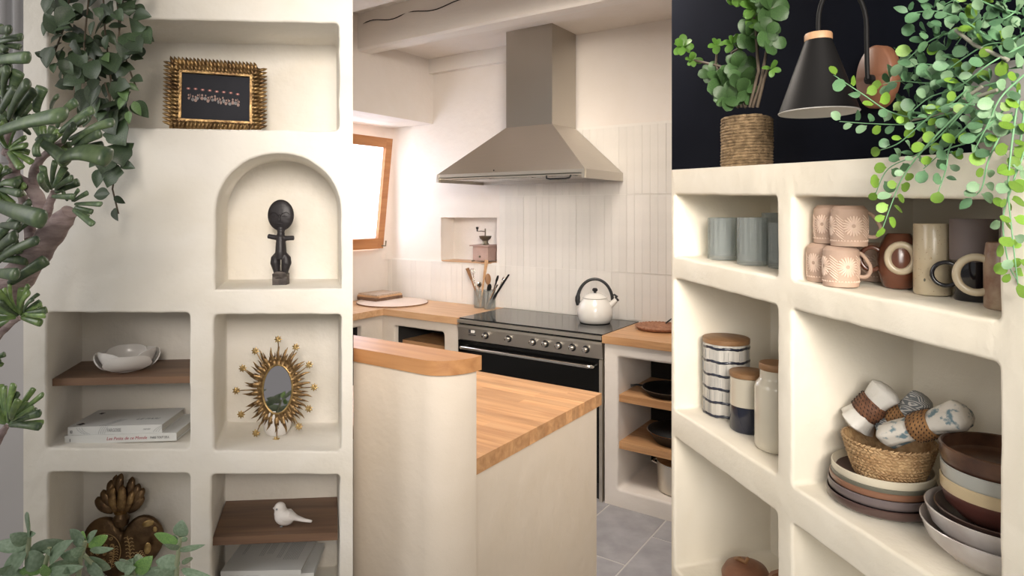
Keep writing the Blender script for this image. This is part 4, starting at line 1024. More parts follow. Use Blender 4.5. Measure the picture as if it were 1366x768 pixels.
utensil('peeler', 'pale grey spatula handle across the right jar', jv + Vector((-.02, -.015, 0)), P(661, 384, 3.45), ('spatula', .010, .03), 'chrome', rh=.006)

# ---------------------------------------------------------------- woven tray right of the stove
wtY = thing('woven_tray', 'round rust-brown woven tray on the short worktop right of the stove', 'tray', MK, (-1.335, 3.43, 0.9012))
mb = MB(); mb.lathe([(0, 0), (0.115, 0), (0.128, 0.010), (0.130, 0.018), (0.124, 0.018), (0.112, 0.009), (0, 0.007)], 40)
mb.build('tray_disc', M['terracotta'], wtY)
mb = MB()
for k in range(7): mb.lathe([(0.018 * k + .006, 0.0075 + .0003 * k), (0.018 * k + .010, 0.0105 + .0003 * k), (0.018 * k + .014, 0.0075 + .0003 * k)], 40)
mb.tube([(0.129 * math.cos(a), 0.129 * math.sin(a), 0.018 + 0.0015 * math.sin(a * 40)) for a in [2 * PI * i / 160 for i in range(161)]], 0.0045, 6)
mb.build('woven_coils', M['terracotta'], wtY)
mb = MB(); mb.tube([(0.0, 0.1, 0.018), (0.03, 0.115, 0.045), (0.07, 0.10, 0.02)], 0.005, 6); mb.build('handle', M['black'], wtY)

# ---------------------------------------------------------------- cookware in the open unit
pn = thing('frying_pan', 'flat black frying pan on the upper oak shelf', 'pan', MK, (-1.215, 3.275, 0.5905))
mb = MB(); mb.lathe([(0, 0), (0.115, 0), (0.145, 0.032), (0.148, 0.032), (0.144, 0.029), (0.113, 0.004), (0, 0.004)], 40); mb.build('pan_body', M['matt_black'], pn)
mb = MB(); mb.lathe([(0.144, 0.030), (0.149, 0.034), (0.144, 0.036)], 40); mb.build('steel_rim', M['chrome'], pn)
mb = MB(); mb.tube([(-0.13, -0.03, 0.03), (-0.165, -0.05, 0.036), (-0.195, -0.065, 0.03)], [0.010, 0.009, 0.011], 10, .6); mb.build('handle', M['black'], pn)
gb = thing('glass_bowl', 'cloudy glass bowl at the back of the upper oak shelf', 'bowl', MK, (-1.10, 3.462, 0.5905))
mb = MB(); mb.lathe([(0, 0), (0.05, 0), (0.085, 0.06), (0.090, 0.13), (0.087, 0.13), (0.082, 0.06), (0.048, 0.005), (0, 0.005)], 32); mb.build('glass', M['clear_glass'], gb)
wk = thing('domed_pan', 'black roasting pan with domed lid on the lower oak shelf', 'pan', MK, (-1.185, 3.29, 0.3405))
mb = MB(); mb.lathe([(0, 0), (0.11, 0), (0.15, 0.055), (0.153, 0.057), (0.147, 0.060), (0, 0.058)], 40); mb.build('pan_body', M['black'], wk)
mb = MB(); mb.lathe([(0.148, 0.060), (0.145, 0.066), (0.09, 0.090), (0.03, 0.100), (0, 0.101)], 40); ld = mb.build('lid', M['matt_black'], wk, 60)
mb = MB(); mb.lathe([(0.149, 0.057), (0.154, 0.060), (0.149, 0.063)], 40); mb.build('steel_rim', M['chrome'], wk)
mb = MB(); mb.box(-0.018, 0.018, -0.008, 0.008, 0.10, 0.118); mb.bevel(.004, 2); mb.build('knob', M['chrome'], ld)
po = thing('stock_pot', 'tall stainless stock pot with lid under the lower oak shelf', 'pot', MK, (-1.155, 3.285, 0.095))
mb = MB(); mb.lathe([(0, 0), (0.118, 0), (0.125, 0.008), (0.125, 0.145), (0.128, 0.148), (0.121, 0.148), (0.120, 0.01), (0, 0.008)], 44); mb.build('pot_body', M['rim_steel'], po)
mb = MB(); mb.lathe([(0.128, 0.149), (0.128, 0.154), (0.08, 0.166), (0.0, 0.171)], 44); ld = mb.build('lid', M['chrome'], po)
mb = MB(); mb.lathe([(0.006, 0.168), (0.006, 0.176), (0.016, 0.180), (0.016, 0.185), (0, 0.187)], 18); mb.build('lid_knob', M['black'], ld)
for sx in (-1, 1): mb = MB(); mb.tube([(sx * 0.122, -.03, 0.12), (sx * 0.152, -.022, 0.124), (sx * 0.152, .022, 0.124), (sx * 0.122, .03, 0.12)], 0.005, 8); mb.build('handle', M['chrome'], po)

# ================================================================ SETTING: PANTRY SHELVING UNIT
VR, DR = 0.868, 0.30
SLOPE = -0.035                                  # the hand-built shelves run slightly out of level
def zs(z, u): return z + SLOPE * (u + 1.09)
def mapR(a, b, d): return Vector((a, VR + d, b + SLOPE * (a + 1.09)))
cols = [(-1.522, -1.112), (-1.066, -0.6585)]
rows_ = [(1.4270, 1.5925), (1.020, 1.369), (0.597, 0.945), (0.18, 0.53)]
hs = []
for (x0, x1) in cols:
    for (z0, z1) in rows_:
        f = rrect([(x0, z0), (x1, z0), (x1, z1), (x0, z1)], 0.010)
        b = [(p[0] + 0.0, p[1]) for p in f]
        hs.append((f, b, DR, 0.007))
outer = rrect([(-1.537, -0.05), (-0.45, -0.05), (-0.45, 1.6585), (-1.537, 1.6585)], 0.004, 0.15)
ob = [(p[0] if p[0] > -1.2 else p[0] - 0.578, p[1]) for p in outer]
ru = struct(fbuild(panel(mapR, outer, (ob, 0.330), hs, 0, wob=0.0022), 'wall_pantry_shelving', M['pantry'], MR, 35), 'cream hand-plastered shelving unit')
mb = MB(); mb.box(-2.122, 0.5, 1.199, 1.26, 0.0, 3.0); struct(fbuild(mb, 'wall_dark', M['navy'], MR), 'near-black wall above the plaster shelving')

# ---------------------------------------------------------------- tableware helpers
def pot(name, label, cat, u, v, z, parts, rz=0, group=None):
    t = thing(name, label, cat, MR, (u, v, z), rz, group)
    for p in parts:
        nm, prof, mt = p[0], p[1], p[2]; kw = p[3] if len(p) > 3 else {}
        mb = MB(); mb.lathe(prof, kw.pop('n', 40), **kw); mb.build(nm, M[mt], t, 45)
    return t
# patterned cups, turned upside down
def cup_mesh():
    r, h = 0.0305, 0.074
    mb = MB(); mb.lathe([(0, h), (r - .007, h), (r - .0055, h - .001), (r, h - .0075), (r, h - .009), (r, 0.001), (r - .001, 0), (r - .003, 0.001), (r - .003, h - .012), (0, h - .012)], 48)
    body = mb.mesh('cup_body', M['salmon'], 40)
    mb = MB(); R0 = r + 0.0002
    def arcpt(th, z, o=0): return (R0 * math.cos(th) + o * math.cos(th), R0 * math.sin(th) + o * math.sin(th), z)
    def ridge(p0, p1, w=0.0009):
        n = 4; mb.tube([arcpt(p0[0] + (p1[0] - p0[0]) * i / n, p0[1] + (p1[1] - p0[1]) * i / n) for i in range(n + 1)], [w * .6, w * 1.35, w * 1.35, w * 1.35, w * .6], 5)
    zc = 0.037; rad = 0.0185
    for c in range(4):
        th0 = c * PI / 2
        for k in range(20):
            a = 2 * PI * k / 20; ridge((th0 + 0.0035 / R0 * math.cos(a), zc + 0.0035 * math.sin(a)), (th0 + rad / R0 * math.cos(a), zc + rad * math.sin(a)), 0.0013)
        for k in range(8):                     # slanting grooves between the rosettes
            z0 = 0.016 + k * 0.0048; m = th0 + PI / 4; ridge((m - 0.26 + 0.02 * (k % 2), z0 + 0.008), (m + 0.26, z0 - 0.004), 0.0009)
        for k in range(9): a0 = th0 + k * PI / 18; ridge((a0, 0.0085), (a0 + 0.05, 0.0115), 0.0007); ridge((a0 + 0.05, 0.0115), (a0 + 0.10, 0.0085), 0.0007)
    relief = mb.mesh('carved_pattern', M['salmon_light'], 60)
    hp_ = [Vector(q) for q in ((r - .004, 0, 0.062), (r + .006, 0, 0.059), (r + .016, 0, 0.047), (r + .0225, 0, 0.032), (r + .017, 0, 0.019), (r + .006, 0, 0.0165), (r - .004, 0, 0.021))]; hq_ = []
    for i in range(len(hp_) - 1):
        for k in range(5):
            t_ = k / 5; a0, a1, a2, a3 = hp_[max(i - 1, 0)], hp_[i], hp_[i + 1], hp_[min(i + 2, len(hp_) - 1)]; hq_.append(.5 * (2 * a1 + (a2 - a0) * t_ + (2 * a0 - 5 * a1 + 4 * a2 - a3) * t_ ** 2 + (3 * a1 - a0 - 3 * a2 + a3) * t_ ** 3))
    mb = MB(); mb.tube(hq_, 0.0036, 10, 0.8, (0, 1, 0)); hnd = mb.mesh('handle', M['salmon'], 60)
    return body, relief, hnd
cupm = cup_mesh()
def view_axes(px):
    """unit vectors towards the viewer and to the viewer's right, in the unit's own axes"""
    k = (px - 683) / FL; d = Vector((k, 1, 0)).normalized(); q = MR.to_3x3().inverted() @ d; q.normalize()
    return -q, Vector((q.y, -q.x, 0))
_t, _r = view_axes(1120); ra = math.degrees(math.atan2(_r.y, _r.x))
for (u, v, z, rz, lb) in (
        (-0.976, 0.901, 0, 22, 'salmon patterned cup upside down at the right of the bottom row, handle to the right'),
        (-1.036, 0.916, 0, 55, 'salmon patterned cup upside down at the far left of the bottom row'),
        (-1.025, 1.022, 0, 200, 'salmon patterned cup half hidden behind the brown ring handle'),
        (-0.966, 0.910, .0748, 14, 'salmon patterned cup on top at the right with its handle curling right'),
        (-1.027, 0.925, .0748, 60, 'salmon patterned cup on top at the left, behind its neighbour')):
    t = thing('patterned_cup', lb, 'cup', MR, (u, v, zs(1.4275, u) + z), R(ra + rz), 'salmon patterned cups')
    put('cup_body', cupm[0], t); put('carved_pattern', cupm[1], t); put('handle', cupm[2], t)
def ringh(t, c, rad, th, mat, axis, sx=1.0, name='ring_handle'):
    """torus lying in the plane spanned by axis and z"""
    mb = MB(); a = Vector(axis).normalized()
    mb.tube([Vector(c) + a * (rad * sx * math.cos(q)) + Vector((0, 0, rad * math.sin(q))) for q in [2 * PI * i / 32 for i in range(33)]], th, 12, 0.9, (-a.y, a.x, 0)); return mb.build(name, M[mat], t, 70)
tow, rgt = view_axes(1204)
mg = pot('ring_mug', 'round brown glazed mug with a large cream ring on its front', 'mug', -0.934, 0.990, zs(1.4275, -0.934),
         [('mug_body', [(0, 0), (0.022, 0), (0.026, 0.004), (0.0335, 0.030), (0.0350, 0.050), (0.032, 0.074), (0.022, 0.096), (0.019, 0.099), (0.017, 0.096), (0.028, 0.070), (0.03, 0.03), (0, 0.012)], 'brown_glaze')])
ringh(mg, tow * 0.0315 + rgt * 0.004 + Vector((0, 0, 0.056)), 0.0240, 0.0062, 'sand_glaze', rgt, 0.86, 'front_ring')
ringh(mg, -rgt * 0.043 + tow * 0.006 + Vector((0, 0, 0.052)), 0.0210, 0.0042, 'brown_glaze', rgt, 0.85)
tow, rgt = view_axes(1252)
mg = pot('tall_mug', 'tall straight sand-coloured speckled mug between the brown and the mauve mugs', 'mug', -0.861, 0.985, zs(1.4275, -0.861),
         [('mug_body', [(0, 0), (0.026, 0), (0.0285, 0.003), (0.0285, 0.119), (0.0275, 0.121), (0.0262, 0.119), (0.0258, 0.01), (0, 0.008)], 'sand_glaze')])
mb = MB(); rr = random.Random(8)
for k in range(120):
    a, z = rr.uniform(0, 2 * PI), rr.uniform(.004, .118); mb.ball((0.0285 * math.cos(a), 0.0285 * math.sin(a), z), (0.0005, 0.0005, 0.0005), 5)
o = mb.build('speckles', M['plate_copper'], mg); o['kind'] = 'stuff'
mb = MB(); p = tow * 0.0286 - rgt * 0.002; mb.ball((p.x, p.y, 0.063), (0.0016, 0.0016, 0.0025), 8); mb.build('gold_fleck', M['bowl_yellow'], mg)
mb = MB(); p = tow * 0.0280 - rgt * 0.0195 * .6; mb.ball((p.x * .92, p.y * .92, 0.026), (0.0018, 0.0018, 0.003), 8); mb.build('maker_mark', M['plate_olive'], mg)
tow, rgt = view_axes(1303)
mg = pot('two_tone_mug', 'mug with matt mauve top and glossy black lower half and a black ring handle', 'mug', -0.796, 0.995, zs(1.4275, -0.796),
         [('upper_body', [(0.0285, 0.064), (0.0325, 0.066), (0.0330, 0.130), (0.0318, 0.132), (0.030, 0.130), (0.0295, 0.064)], 'mauve'),
          ('lower_body', [(0, 0), (0.0255, 0), (0.0278, 0.003), (0.0290, 0.0655), (0.0270, 0.066), (0.026, 0.01), (0, 0.008)], 'black_glaze'),
          ('inner_glaze', [(0.0300, 0.128), (0.0290, 0.07), (0.0, 0.066)], 'black_glaze')])
ringh(mg, -rgt * 0.0365 + tow * 0.018 + Vector((0, 0, 0.042)), 0.0190, 0.0034, 'black_glaze', rgt)
tow, rgt = view_axes(1345)
mg = pot('stoneware_mug', 'rust-flecked sand stoneware mug with a round cream handle, cut by the shelf post', 'mug', -0.722, 0.965, zs(1.4275, -0.722),
         [('mug_body', [(0, 0), (0.024, 0), (0.027, 0.003), (0.0275, 0.07), (0.0245, 0.098), (0.0235, 0.100), (0.022, 0.098), (0.025, 0.07), (0.025, 0.01), (0, 0.008)], 'sand_glaze')])
M['rust_sand'] = plain('rust_flecked_glaze', (0.47, 0.36, 0.26), 0.35, col2=(0.22, 0.11, 0.07), vs=30, coat=.2, detail=8)
for c_ in mg.children: c_.data.materials[0] = M['rust_sand']
ringh(mg, -rgt * 0.0350 + tow * 0.006 + Vector((0, 0, 0.050)), 0.0270, 0.0058, 'sand_glaze', rgt, 0.95, 'handle')

# ribbed smoke glasses
def ribbed(u, v, r, h, label, k0=24):
    t = thing('ribbed_tumbler', label, 'glass', MR, (u, v, zs(1.4275, u)), 0, 'smoky ribbed glasses')
    mb = MB(); mb.lathe([(0, 0), (r * .96, 0), (r, 0.004), (r, h * .3), (r, h * .65), (r, h), (r - .002, h + .0008), (r - .004, h), (r - .004, 0.01), (0, 0.008)], 160, wob=lambda a, z: 1 + 0.02 * math.cos(16 * a))
    mb.build('glass_body', M['smoke_glass'], t, 30)
ribbed(-1.432, 0.955, 0.0365, 0.106, 'smoky grey ribbed glass at the left of the upper left niche')
ribbed(-1.310, 0.955, 0.0350, 0.112, 'smoky grey ribbed glass in the middle, nearest the viewer')
ribbed(-1.335, 1.045, 0.037, 0.122, 'taller smoky glass standing behind the middle one')
ribbed(-1.235, 0.985, 0.0350, 0.104, 'smoky ribbed glass at the right, cut by the post')

# canisters
r, h = 0.0585, 0.186
ct = pot('canister', 'tall white canister with navy wavy stripes and wooden lid', 'canister', -1.462, 0.985, zs(1.020, -1.462),
         [('canister_body', [(0, 0), (r - .003, 0), (r, 0.003), (r, h), (r - .002, h), (r - .004, h - .002), (r - .004, .006), (0, .006)], 'stripe_white'),
          ('lid', [(0, h), (r + .0005, h + .0005), (r + .001, h + .002), (r + .001, h + .012), (r - .001, h + .0135), (0, h + .0135)], 'wood_lid')])
for k in range(6):
    z0 = 0.005 + k * 0.0345
    mb = MB(); mb.tube([((r - .0026) * math.cos(a), (r - .0026) * math.sin(a), z0 + 0.0012 * math.sin(a * 7 + k)) for a in [2 * PI * i / 72 for i in range(73)]], [0.0044 + 0.0005 * math.sin(i * 1.9 + k) for i in range(73)], 8); q = mb.build('painted_band', M['navy_glaze'], ct, 60)
    q.location = (0, 0, 0)
mb = MB(); rr = random.Random(6)
for k in range(150):
    a = 2 * PI * k / 75; z0 = 0.010 + 0.0345 * rr.randint(0, 4); mb.tube([((r + .0002) * math.cos(a), (r + .0002) * math.sin(a), z0 + f * 0.022) for f in (0, .5, 1)], 0.00045, 4)
q = mb.build('scratched_lines', M['ink_grey'], ct); q['kind'] = 'stuff'
r = 0.0425
pot('canister', 'short canister, white above and navy below, with wooden lid', 'canister', -1.345, 0.968, zs(1.020, -1.345),
    [('canister_base', [(0, 0), (r - .004, 0), (r, 0.004), (r, 0.062), (r - .002, 0.0625), (0, 0.06)], 'navy_glaze'),
     ('canister_body', [(r - .002, 0.0622), (r + .0002, 0.063), (r, 0.130), (r - .003, 0.131), (r - .004, 0.128), (r - .004, .0632)], 'cream_glaze'),
     ('lid', [(0, .131), (r + .001, .1315), (r + .0015, .134), (r + .0015, .142), (r - .001, .144), (0, .144)], 'wood_lid')])
r = 0.0465
pot('canister', 'glossy cream jar with a narrower neck and wooden lid beside the post', 'canister', -1.228, 0.957, zs(1.020, -1.228),
    [('jar_body', [(0, 0), (r - .010, 0), (r - .002, 0.005), (r, 0.013), (r, 0.140), (r - .003, 0.150), (r - .010, 0.158), (r - .0115, 0.162), (r - .0115, 0.180), (r - .014, 0.180), (r - .014, .16), (0, .15)], 'cream_glaze'),
     ('lid', [(0, .1795), (r - .011, .1800), (r - .0095, .182), (r - .0095, .193), (r - .011, .195), (0, .195)], 'wood_lid')])

# plates under the basket
def plate(name, label, u, v, z, r, h, mat, cat='plate', foot=0.55, group='stacked plates under the basket'):
    return pot(name, label, cat, u, v, z, [('plate_body', [(0, 0), (r * .74, 0), (r * .90, h * .10), (r * .985, h * .35), (r, h * .65), (r, h * .96), (r - .0018, h + .0008), (r - .0042, h * .93), (r * .90, h * .45), (r * .75, 0.0048), (0, 0.0045)], mat, {'n': 64})], 0, group)
pu, pv, pz = -0.968, 0.987, zs(1.0205, -0.968)
for (lb, dz, r, h, mt) in (('dark aubergine plate at the very bottom of the plate stack', 0, .0940, .020, 'plate_dark'), ('mauve-grey plate second from the bottom of the stack', .0155, .0915, .0215, 'plate_mauve'),
                           ('thin copper-rimmed plate in the middle of the stack', .0325, .0885, .016, 'plate_copper'), ('olive-grey plate just under the cream plate', .0395, .0860, .0165, 'plate_olive'),
                           ('cream plate with dark centre on top of the stack, holding the basket', .0460, .0855, .0235, 'sand_plate')):
    if mt == 'sand_plate': M['sand_plate'] = plain('cream_plate_glaze', (0.60, 0.54, 0.42), 0.3, coat=.3, var=.06)
    p = plate('plate', lb, pu, pv, pz + dz, r, h, mt)
    if mt == 'sand_plate': mb = MB(); mb.lathe([(0, .0052), (r * .6, .0052), (r * .84, .0105), (0.9 * r, .0125), (.6 * r, .0058), (0, .0056)], 48); q = mb.build('dark_centre', M['plate_dark'], p); q['label'] = 'dark glazed centre'
# seagrass basket
bz = pz + .0520
bk = thing('seagrass_basket', 'oval braided seagrass basket full of rolled napkins on the plate stack', 'basket', MR, (-0.958, 0.992, bz), R(8))
mb = MB(); mb.lathe([(0, 0), (0.048, 0), (0.052, 0.004), (0.067, 0.034), (0.0745, 0.068), (0.0735, 0.068), (0.063, 0.034), (0.048, 0.005), (0, 0.004)], 56); mb.build('basket_wall', M['seagrass'], bk)
mb = MB(); rr = random.Random(21)
for j in range(12):
    f = j / 11; z = 0.003 + f * 0.066; r = 0.0525 + 0.0225 * f ** .8; n = 52
    for i in range(n):
        a = 2 * PI * (i + .5 * (j % 2)) / n; da = 2 * PI / n * .62; dz = 0.0024 if j % 2 else -0.0024
        q0 = ((r) * math.cos(a - da), (r) * math.sin(a - da), z - dz); q1 = ((r + .0026) * math.cos(a), (r + .0026) * math.sin(a), z); q2 = ((r) * math.cos(a + da), (r) * math.sin(a + da), z + dz)
        mb.tube([q0, q1, q2], [.0008, .0026 * rr.uniform(.85, 1.1), .0008], 5)
o = mb.build('braided_strands', M['seagrass'], bk, 70); o['kind'] = 'stuff'
# napkins held in straw rings
def napkin(label, c, d, L0, L1, r, mat, ringmat_on=True, flare=1.5, fl=0.62, back=1.3, group='rolled napkins in the basket'):
    t = thing('napkin', label, 'napkin', MR, c, 0, group)
    d = Vector(d).normalized(); up = Vector((0, 0, 1)); n = 15; pts = []; rs = []
    for i in range(n):
        s = -L0 + (L0 + L1) * i / (n - 1); pts.append(d * s); q = abs(s) / (L0 if s < 0 else L1); rs.append(r * (0.86 + (flare - .86 if s < 0 else back - .86) * min(1, q * 1.25) ** 1.3))
    rs[0] *= .55; rs[-1] *= .6
    mb = MB(); rr = random.Random(len(label)); lo = []
    w = d.cross(up).normalized(); u2 = w.cross(d).normalized()
    for i, (p, q) in enumerate(zip(pts, rs)):
        row = []
        for k in range(28):
            a = 2 * PI * k / 28; f = 1 + 0.10 * math.sin(3 * a + i * .25) * min(1, abs(i - n * .4) / 5) + 0.05 * math.sin(7 * a + i * .4)
            row.append(p + w * (math.cos(a) * q * f) + u2 * (math.sin(a) * q * fl * f))
        lo.append(row)
    mb.loops(lo); mb.build('rolled_cloth', M[mat], t, 70)
    return t, d, w, u2
def nring(t_label, c, d, r, wd, mat='ring_straw', fl=0.72):
    t = thing('napkin_ring', t_label, 'napkin ring', MR, c, 0, 'straw napkin rings')
    d = Vector(d).normalized(); w = d.cross(Vector((0, 0, 1))).normalized(); u2 = w.cross(d).normalized()
    lo = []
    for s, k in ((-wd, .97), (-wd * .5, 1.04), (0, 1.06), (wd * .5, 1.04), (wd, .97), (wd, .90), (-wd, .90)):
        lo.append([d * s + w * (math.cos(a) * r * k) + u2 * (math.sin(a) * r * k * fl) for a in [2 * PI * i / 36 for i in range(36)]])
    lo.append(lo[0]); mb = MB(); mb.loops(lo, cap0=False, cap1=False); bmesh.ops.remove_doubles(mb.bm, verts=mb.bm.verts[:], dist=1e-6); mb.build('ring_body', M[mat], t, 60)
    mb = MB()
    for j in range(5):
        s = -wd * .8 + wd * .4 * j
        for i in range(26):
            a = 2 * PI * (i + .5 * (j % 2)) / 26; pt = lambda a_, s_, k_: d * s_ + w * (math.cos(a_) * r * k_) + u2 * (math.sin(a_) * r * k_ * fl)
            mb.tube([pt(a - .07, s - .0012, 1.05), pt(a, s, 1.085), pt(a + .07, s + .0012, 1.05)], [.0004, .0011, .0004], 4)
    o = mb.build('dark_stitches', M['ring_dark'], t, 70); o['kind'] = 'stuff'
    return t
tow, rgt = view_axes(1190)
def PR(px, py, v): k = (px - 683) / FL; Y = v / (k * 0.9643 + 0.2656); return Vector((Y * (k * 0.2656 - 0.9643), v, H - (py - 283) / FL * Y))
defs = [('white linen napkin at the left of the basket in a dark ring', (1137, 567), (1186, 518), 0.995, 'linen', (1160, 545), .033, .0170, 'ring_rust'),
        ('grey herringbone napkin in the middle of the basket', (1172, 573), (1236, 533), 1.025, 'herring', (1197, 555), .027, .0160, 'ring_straw'),
        ('cream napkin with blue toile print at the front right of the basket', (1175, 582), (1290, 552), 0.975, 'linen_print', (1226, 560), .0285, .0180, 'ring_straw')]
M['ring_rust'] = plain('dark_rust_straw_ring', (0.20, 0.085, 0.04), 0.7, col2=(0.10, 0.04, 0.02), vs=70)
def herring():
    m, nt, b = newmat('grey_herringbone'); N, L = nt.nodes, nt.links
    tc = N.new('ShaderNodeTexCoord'); sp_ = N.new('ShaderNodeSeparateXYZ'); L.new(tc.outputs['Object'], sp_.inputs[0])
    a = N.new('ShaderNodeMath'); a.operation = 'PINGPONG'; a.inputs[1].default_value = 0.006; L.new(sp_.outputs[2], a.inputs[0])
    s_ = N.new('ShaderNodeMath'); s_.operation = 'ADD'; L.new(sp_.outputs[1], s_.inputs[0]); L.new(a.outputs[0], s_.inputs[1])
    m2 = N.new('ShaderNodeMath'); m2.operation = 'MULTIPLY'; m2.inputs[1].default_value = 1300; L.new(s_.outputs[0], m2.inputs[0])
    sn = N.new('ShaderNodeMath'); sn.operation = 'SINE'; L.new(m2.outputs[0], sn.inputs[0])
    r_ = N.new('ShaderNodeValToRGB'); r_.color_ramp.elements[0].color = (0.14, 0.15, 0.155, 1); r_.color_ramp.elements[1].color = (0.52, 0.50, 0.47, 1); r_.color_ramp.elements[0].position = .3; r_.color_ramp.elements[1].position = .6
    L.new(sn.outputs[0], r_.inputs[0]); L.new(r_.outputs[0], b.inputs['Base Color']); b.inputs['Roughness'].default_value = .9
    return m
M['herring'] = herring()
for (lb, p0, p1, v, mt, pc, r, wd, rm) in defs:
    a, b, c = PR(*p0, v - .016), PR(*p1, v + .03), PR(*pc, v)
    d = (b - a).normalized(); c = a + d * ((c - a).dot(d)); L0 = (c - a).length; L1 = (b - c).length
    napkin(lb, c, d, L0, L1, r * .98, mt, flare=1.32 if mt == 'linen' else 1.0, back=1.15, fl=.78)
    nring({'linen': 'dark rust woven ring around the white napkin', 'herring': 'tan stitched ring around the herringbone napkin', 'linen_print': 'tan stitched ring around the toile print napkin'}[mt], c, d, r * 1.04, wd, rm, .80)

# bowls at the right
bu, bv, b0 = -0.757, 1.005, zs(1.0205, -0.757)
def bowl(lb, dz, r, h, mt, foot=.45, sxy=(1, 1), wall=.0035, u=bu, v=bv, name='bowl', side=False):
    if side: prof = [(0, 0), (r * .80, 0), (r * .93, h * .12), (r * .99, h * .5), (r, h), (r - wall * .6, h + .0015), (r - wall, h), (r * .93, h * .4), (r * .84, h * .2), (0, h * .16)]
    else: prof = [(0, 0), (r * foot, 0), (r * .72, h * .20), (r * .92, h * .58), (r, h), (r - wall * .5, h + .0012), (r - wall, h), (r * .87, h * .58), (r * .66, h * .27), (r * .4, h * .12), (0, h * .12)]
    return pot(name, lb, 'bowl', u, v, b0 + dz, [('bowl_body', prof, mt, {'n': 72, 'sx': sxy[0], 'sy': sxy[1]})], R(20), 'stack of bowls at the right')
bowl('large white stoneware bowl at the very bottom of the bowl stack', 0.0, .1100, .056, 'bowl_white', .40)
bowl('white stoneware bowl nested in the bottom bowl', .0200, .1035, .060, 'bowl_white', .42, (1, 1))
bowl('shallow dark brown plate bowl lying in the white bowls', .052, .0900, .030, 'plate_dark', .55)
bowl('maroon bowl below the straw-yellow one', .064, .0820, .046, 'bowl_maroon', .55, side=False)
bowl('straw-yellow bowl in the middle of the stack', .092, .0820, .036, 'bowl_yellow', .55, side=True)
bowl('pale blue-grey bowl under the rustic brown bowl', .119, .0815, .031, 'bowl_blue', .6, side=True)
bowl('rustic brown glazed bowl on top of the bowl stack', .145, .0825, .034, 'bowl_rust', .6, (1.02, .98), .006, side=True)

# boards in the lower left cell
zb = zs(0.5975, -1.45)
cbd = thing('chopping_board', 'brown wooden chopping board with a holed handle leaning in the lower left cell', 'board', MR, (-1.235, 1.03, zs(.5975, -1.235)), R(68), None, Matrix.Rotation(R(-9), 4, 'X'))
mb = MB()
body = [(-0.075, 0.0), (0.075, 0.0), (0.080, 0.03), (0.080, 0.085), (0.060, 0.115), (0.022, 0.128)] + [(0.020 * math.cos(a), 0.172 + 0.020 * math.sin(a)) for a in [R(-10 + 20 * i) for i in range(11)]] + [(-0.022, 0.128), (-0.060, 0.115), (-0.080, 0.085), (-0.080, 0.03)]
mb.prism(body, -0.009, 0.009); mb.bevel(.003, 2, 50); bmesh.ops.transform(mb.bm, matrix=Matrix.Rotation(PI / 2, 4, 'X'), verts=mb.bm.verts); mb.build('board_blade', M['copper_wood'], cbd)
mb = MB(); mb.disc((0, -0.0101, 0.173), 0.0065, 0.0085, 18, 0.020); mb.build('hole', M['void'], cbd)
gd = thing('wooden_gourd_box', 'round brown wooden box with a knobbly leather thong in the lower left cell', 'box', MR, (-1.405, 1.005, zb))
mb = MB(); mb.lathe([(0, 0), (0.045, 0), (0.058, 0.012), (0.060, 0.028), (0.050, 0.046), (0.025, 0.056), (0, 0.058)], 36); mb.build('box_body', M['copper_wood'], gd)
mb = MB(); mb.tube([(-.03, -.01, .052), (-.01, -.012, .063), (.006, -.006, .062), (.010, .0, .074)], [.005, .006, .005, .004], 8); mb.build('leather_thong', M['brown_wood'], gd)

# ---------------------------------------------------------------- wall lamp
lamp = thing('wall_lamp', 'black cone wall lamp on a curved arm with an oval wooden wall plate', 'lamp', MR, (-1.170, 1.1985, 1.866))
mb = MB(); mb.lathe([(0, 0), (0.046, 0), (0.050, 0.004), (0.050, 0.028), (0.046, 0.033), (0, 0.034)], 44, sx=1.0, sy=1.42, mtx=Matrix.Rotation(PI / 2, 4, 'X')); mb.build('wall_plate', M['copper_wood'], lamp, 50)
mb = MB(); mb.lathe([(0, 0), (0.011, 0), (0.011, 0.012), (0, 0.013)], 18, mtx=Matrix.Translation((0.0, -.033, -.006)) @ Matrix.Rotation(PI / 2, 4, 'X')); mb.build('arm_socket', M['matt_black'], lamp)
sc = Vector((-1.198, 1.045, 0)) - Vector((-1.170, 1.1985, 0))      # shade centre relative to the plate
top = 1.962 - 1.866
arm = [(0.0, -.045, -.006), (0.0, -.047, .03), (0.0, -.048, .112)]
p0, p1 = Vector((0.0, -.048, .112)), Vector((sc.x, sc.y, .122))
for i in range(1, 16):
    a = PI * i / 15; m = (p0 + p1) / 2; hd_ = (p0 - p1) / 2; arm.append(tuple(m + hd_ * math.cos(a) + Vector((0, 0, .088 * math.sin(a)))))
arm.append((sc.x, sc.y, top))
mb = MB(); mb.tube(arm, 0.0052, 12); mb.build('curved_arm', M['matt_black'], lamp, 60)
mb = MB(); mb.lathe([(0, top - .0), (0.0275, top), (0.0290, top - .003), (0.0290, top - .016), (0, top - .016)], 36, (sc.x, sc.y, 0)); mb.build('wooden_collar', M['blond_wood'], lamp)
zb_ = top - .178
mb = MB(); mb.lathe([(0.0285, top - .0165), (0.084, zb_), (0.0825, zb_), (0.0272, top - .0175)], 56, (sc.x, sc.y, 0)); mb.build('lamp_shade', M['matt_black'], lamp, 50)
mb = MB(); mb.lathe([(0.0270, top - .0180), (0.0820, zb_ + .0002), (0.0835, zb_ - .0008), (0.0845, zb_ + .0012), (0.0838, zb_ + .0014)], 56, (sc.x, sc.y, 0)); mb.build('shade_lining', M['lamp_inside'], lamp, 60)
mb = MB(); mb.ball((sc.x, sc.y, top - .09), (.022, .022, .030), 16); mb.build('bulb', M['enamel'], lamp)

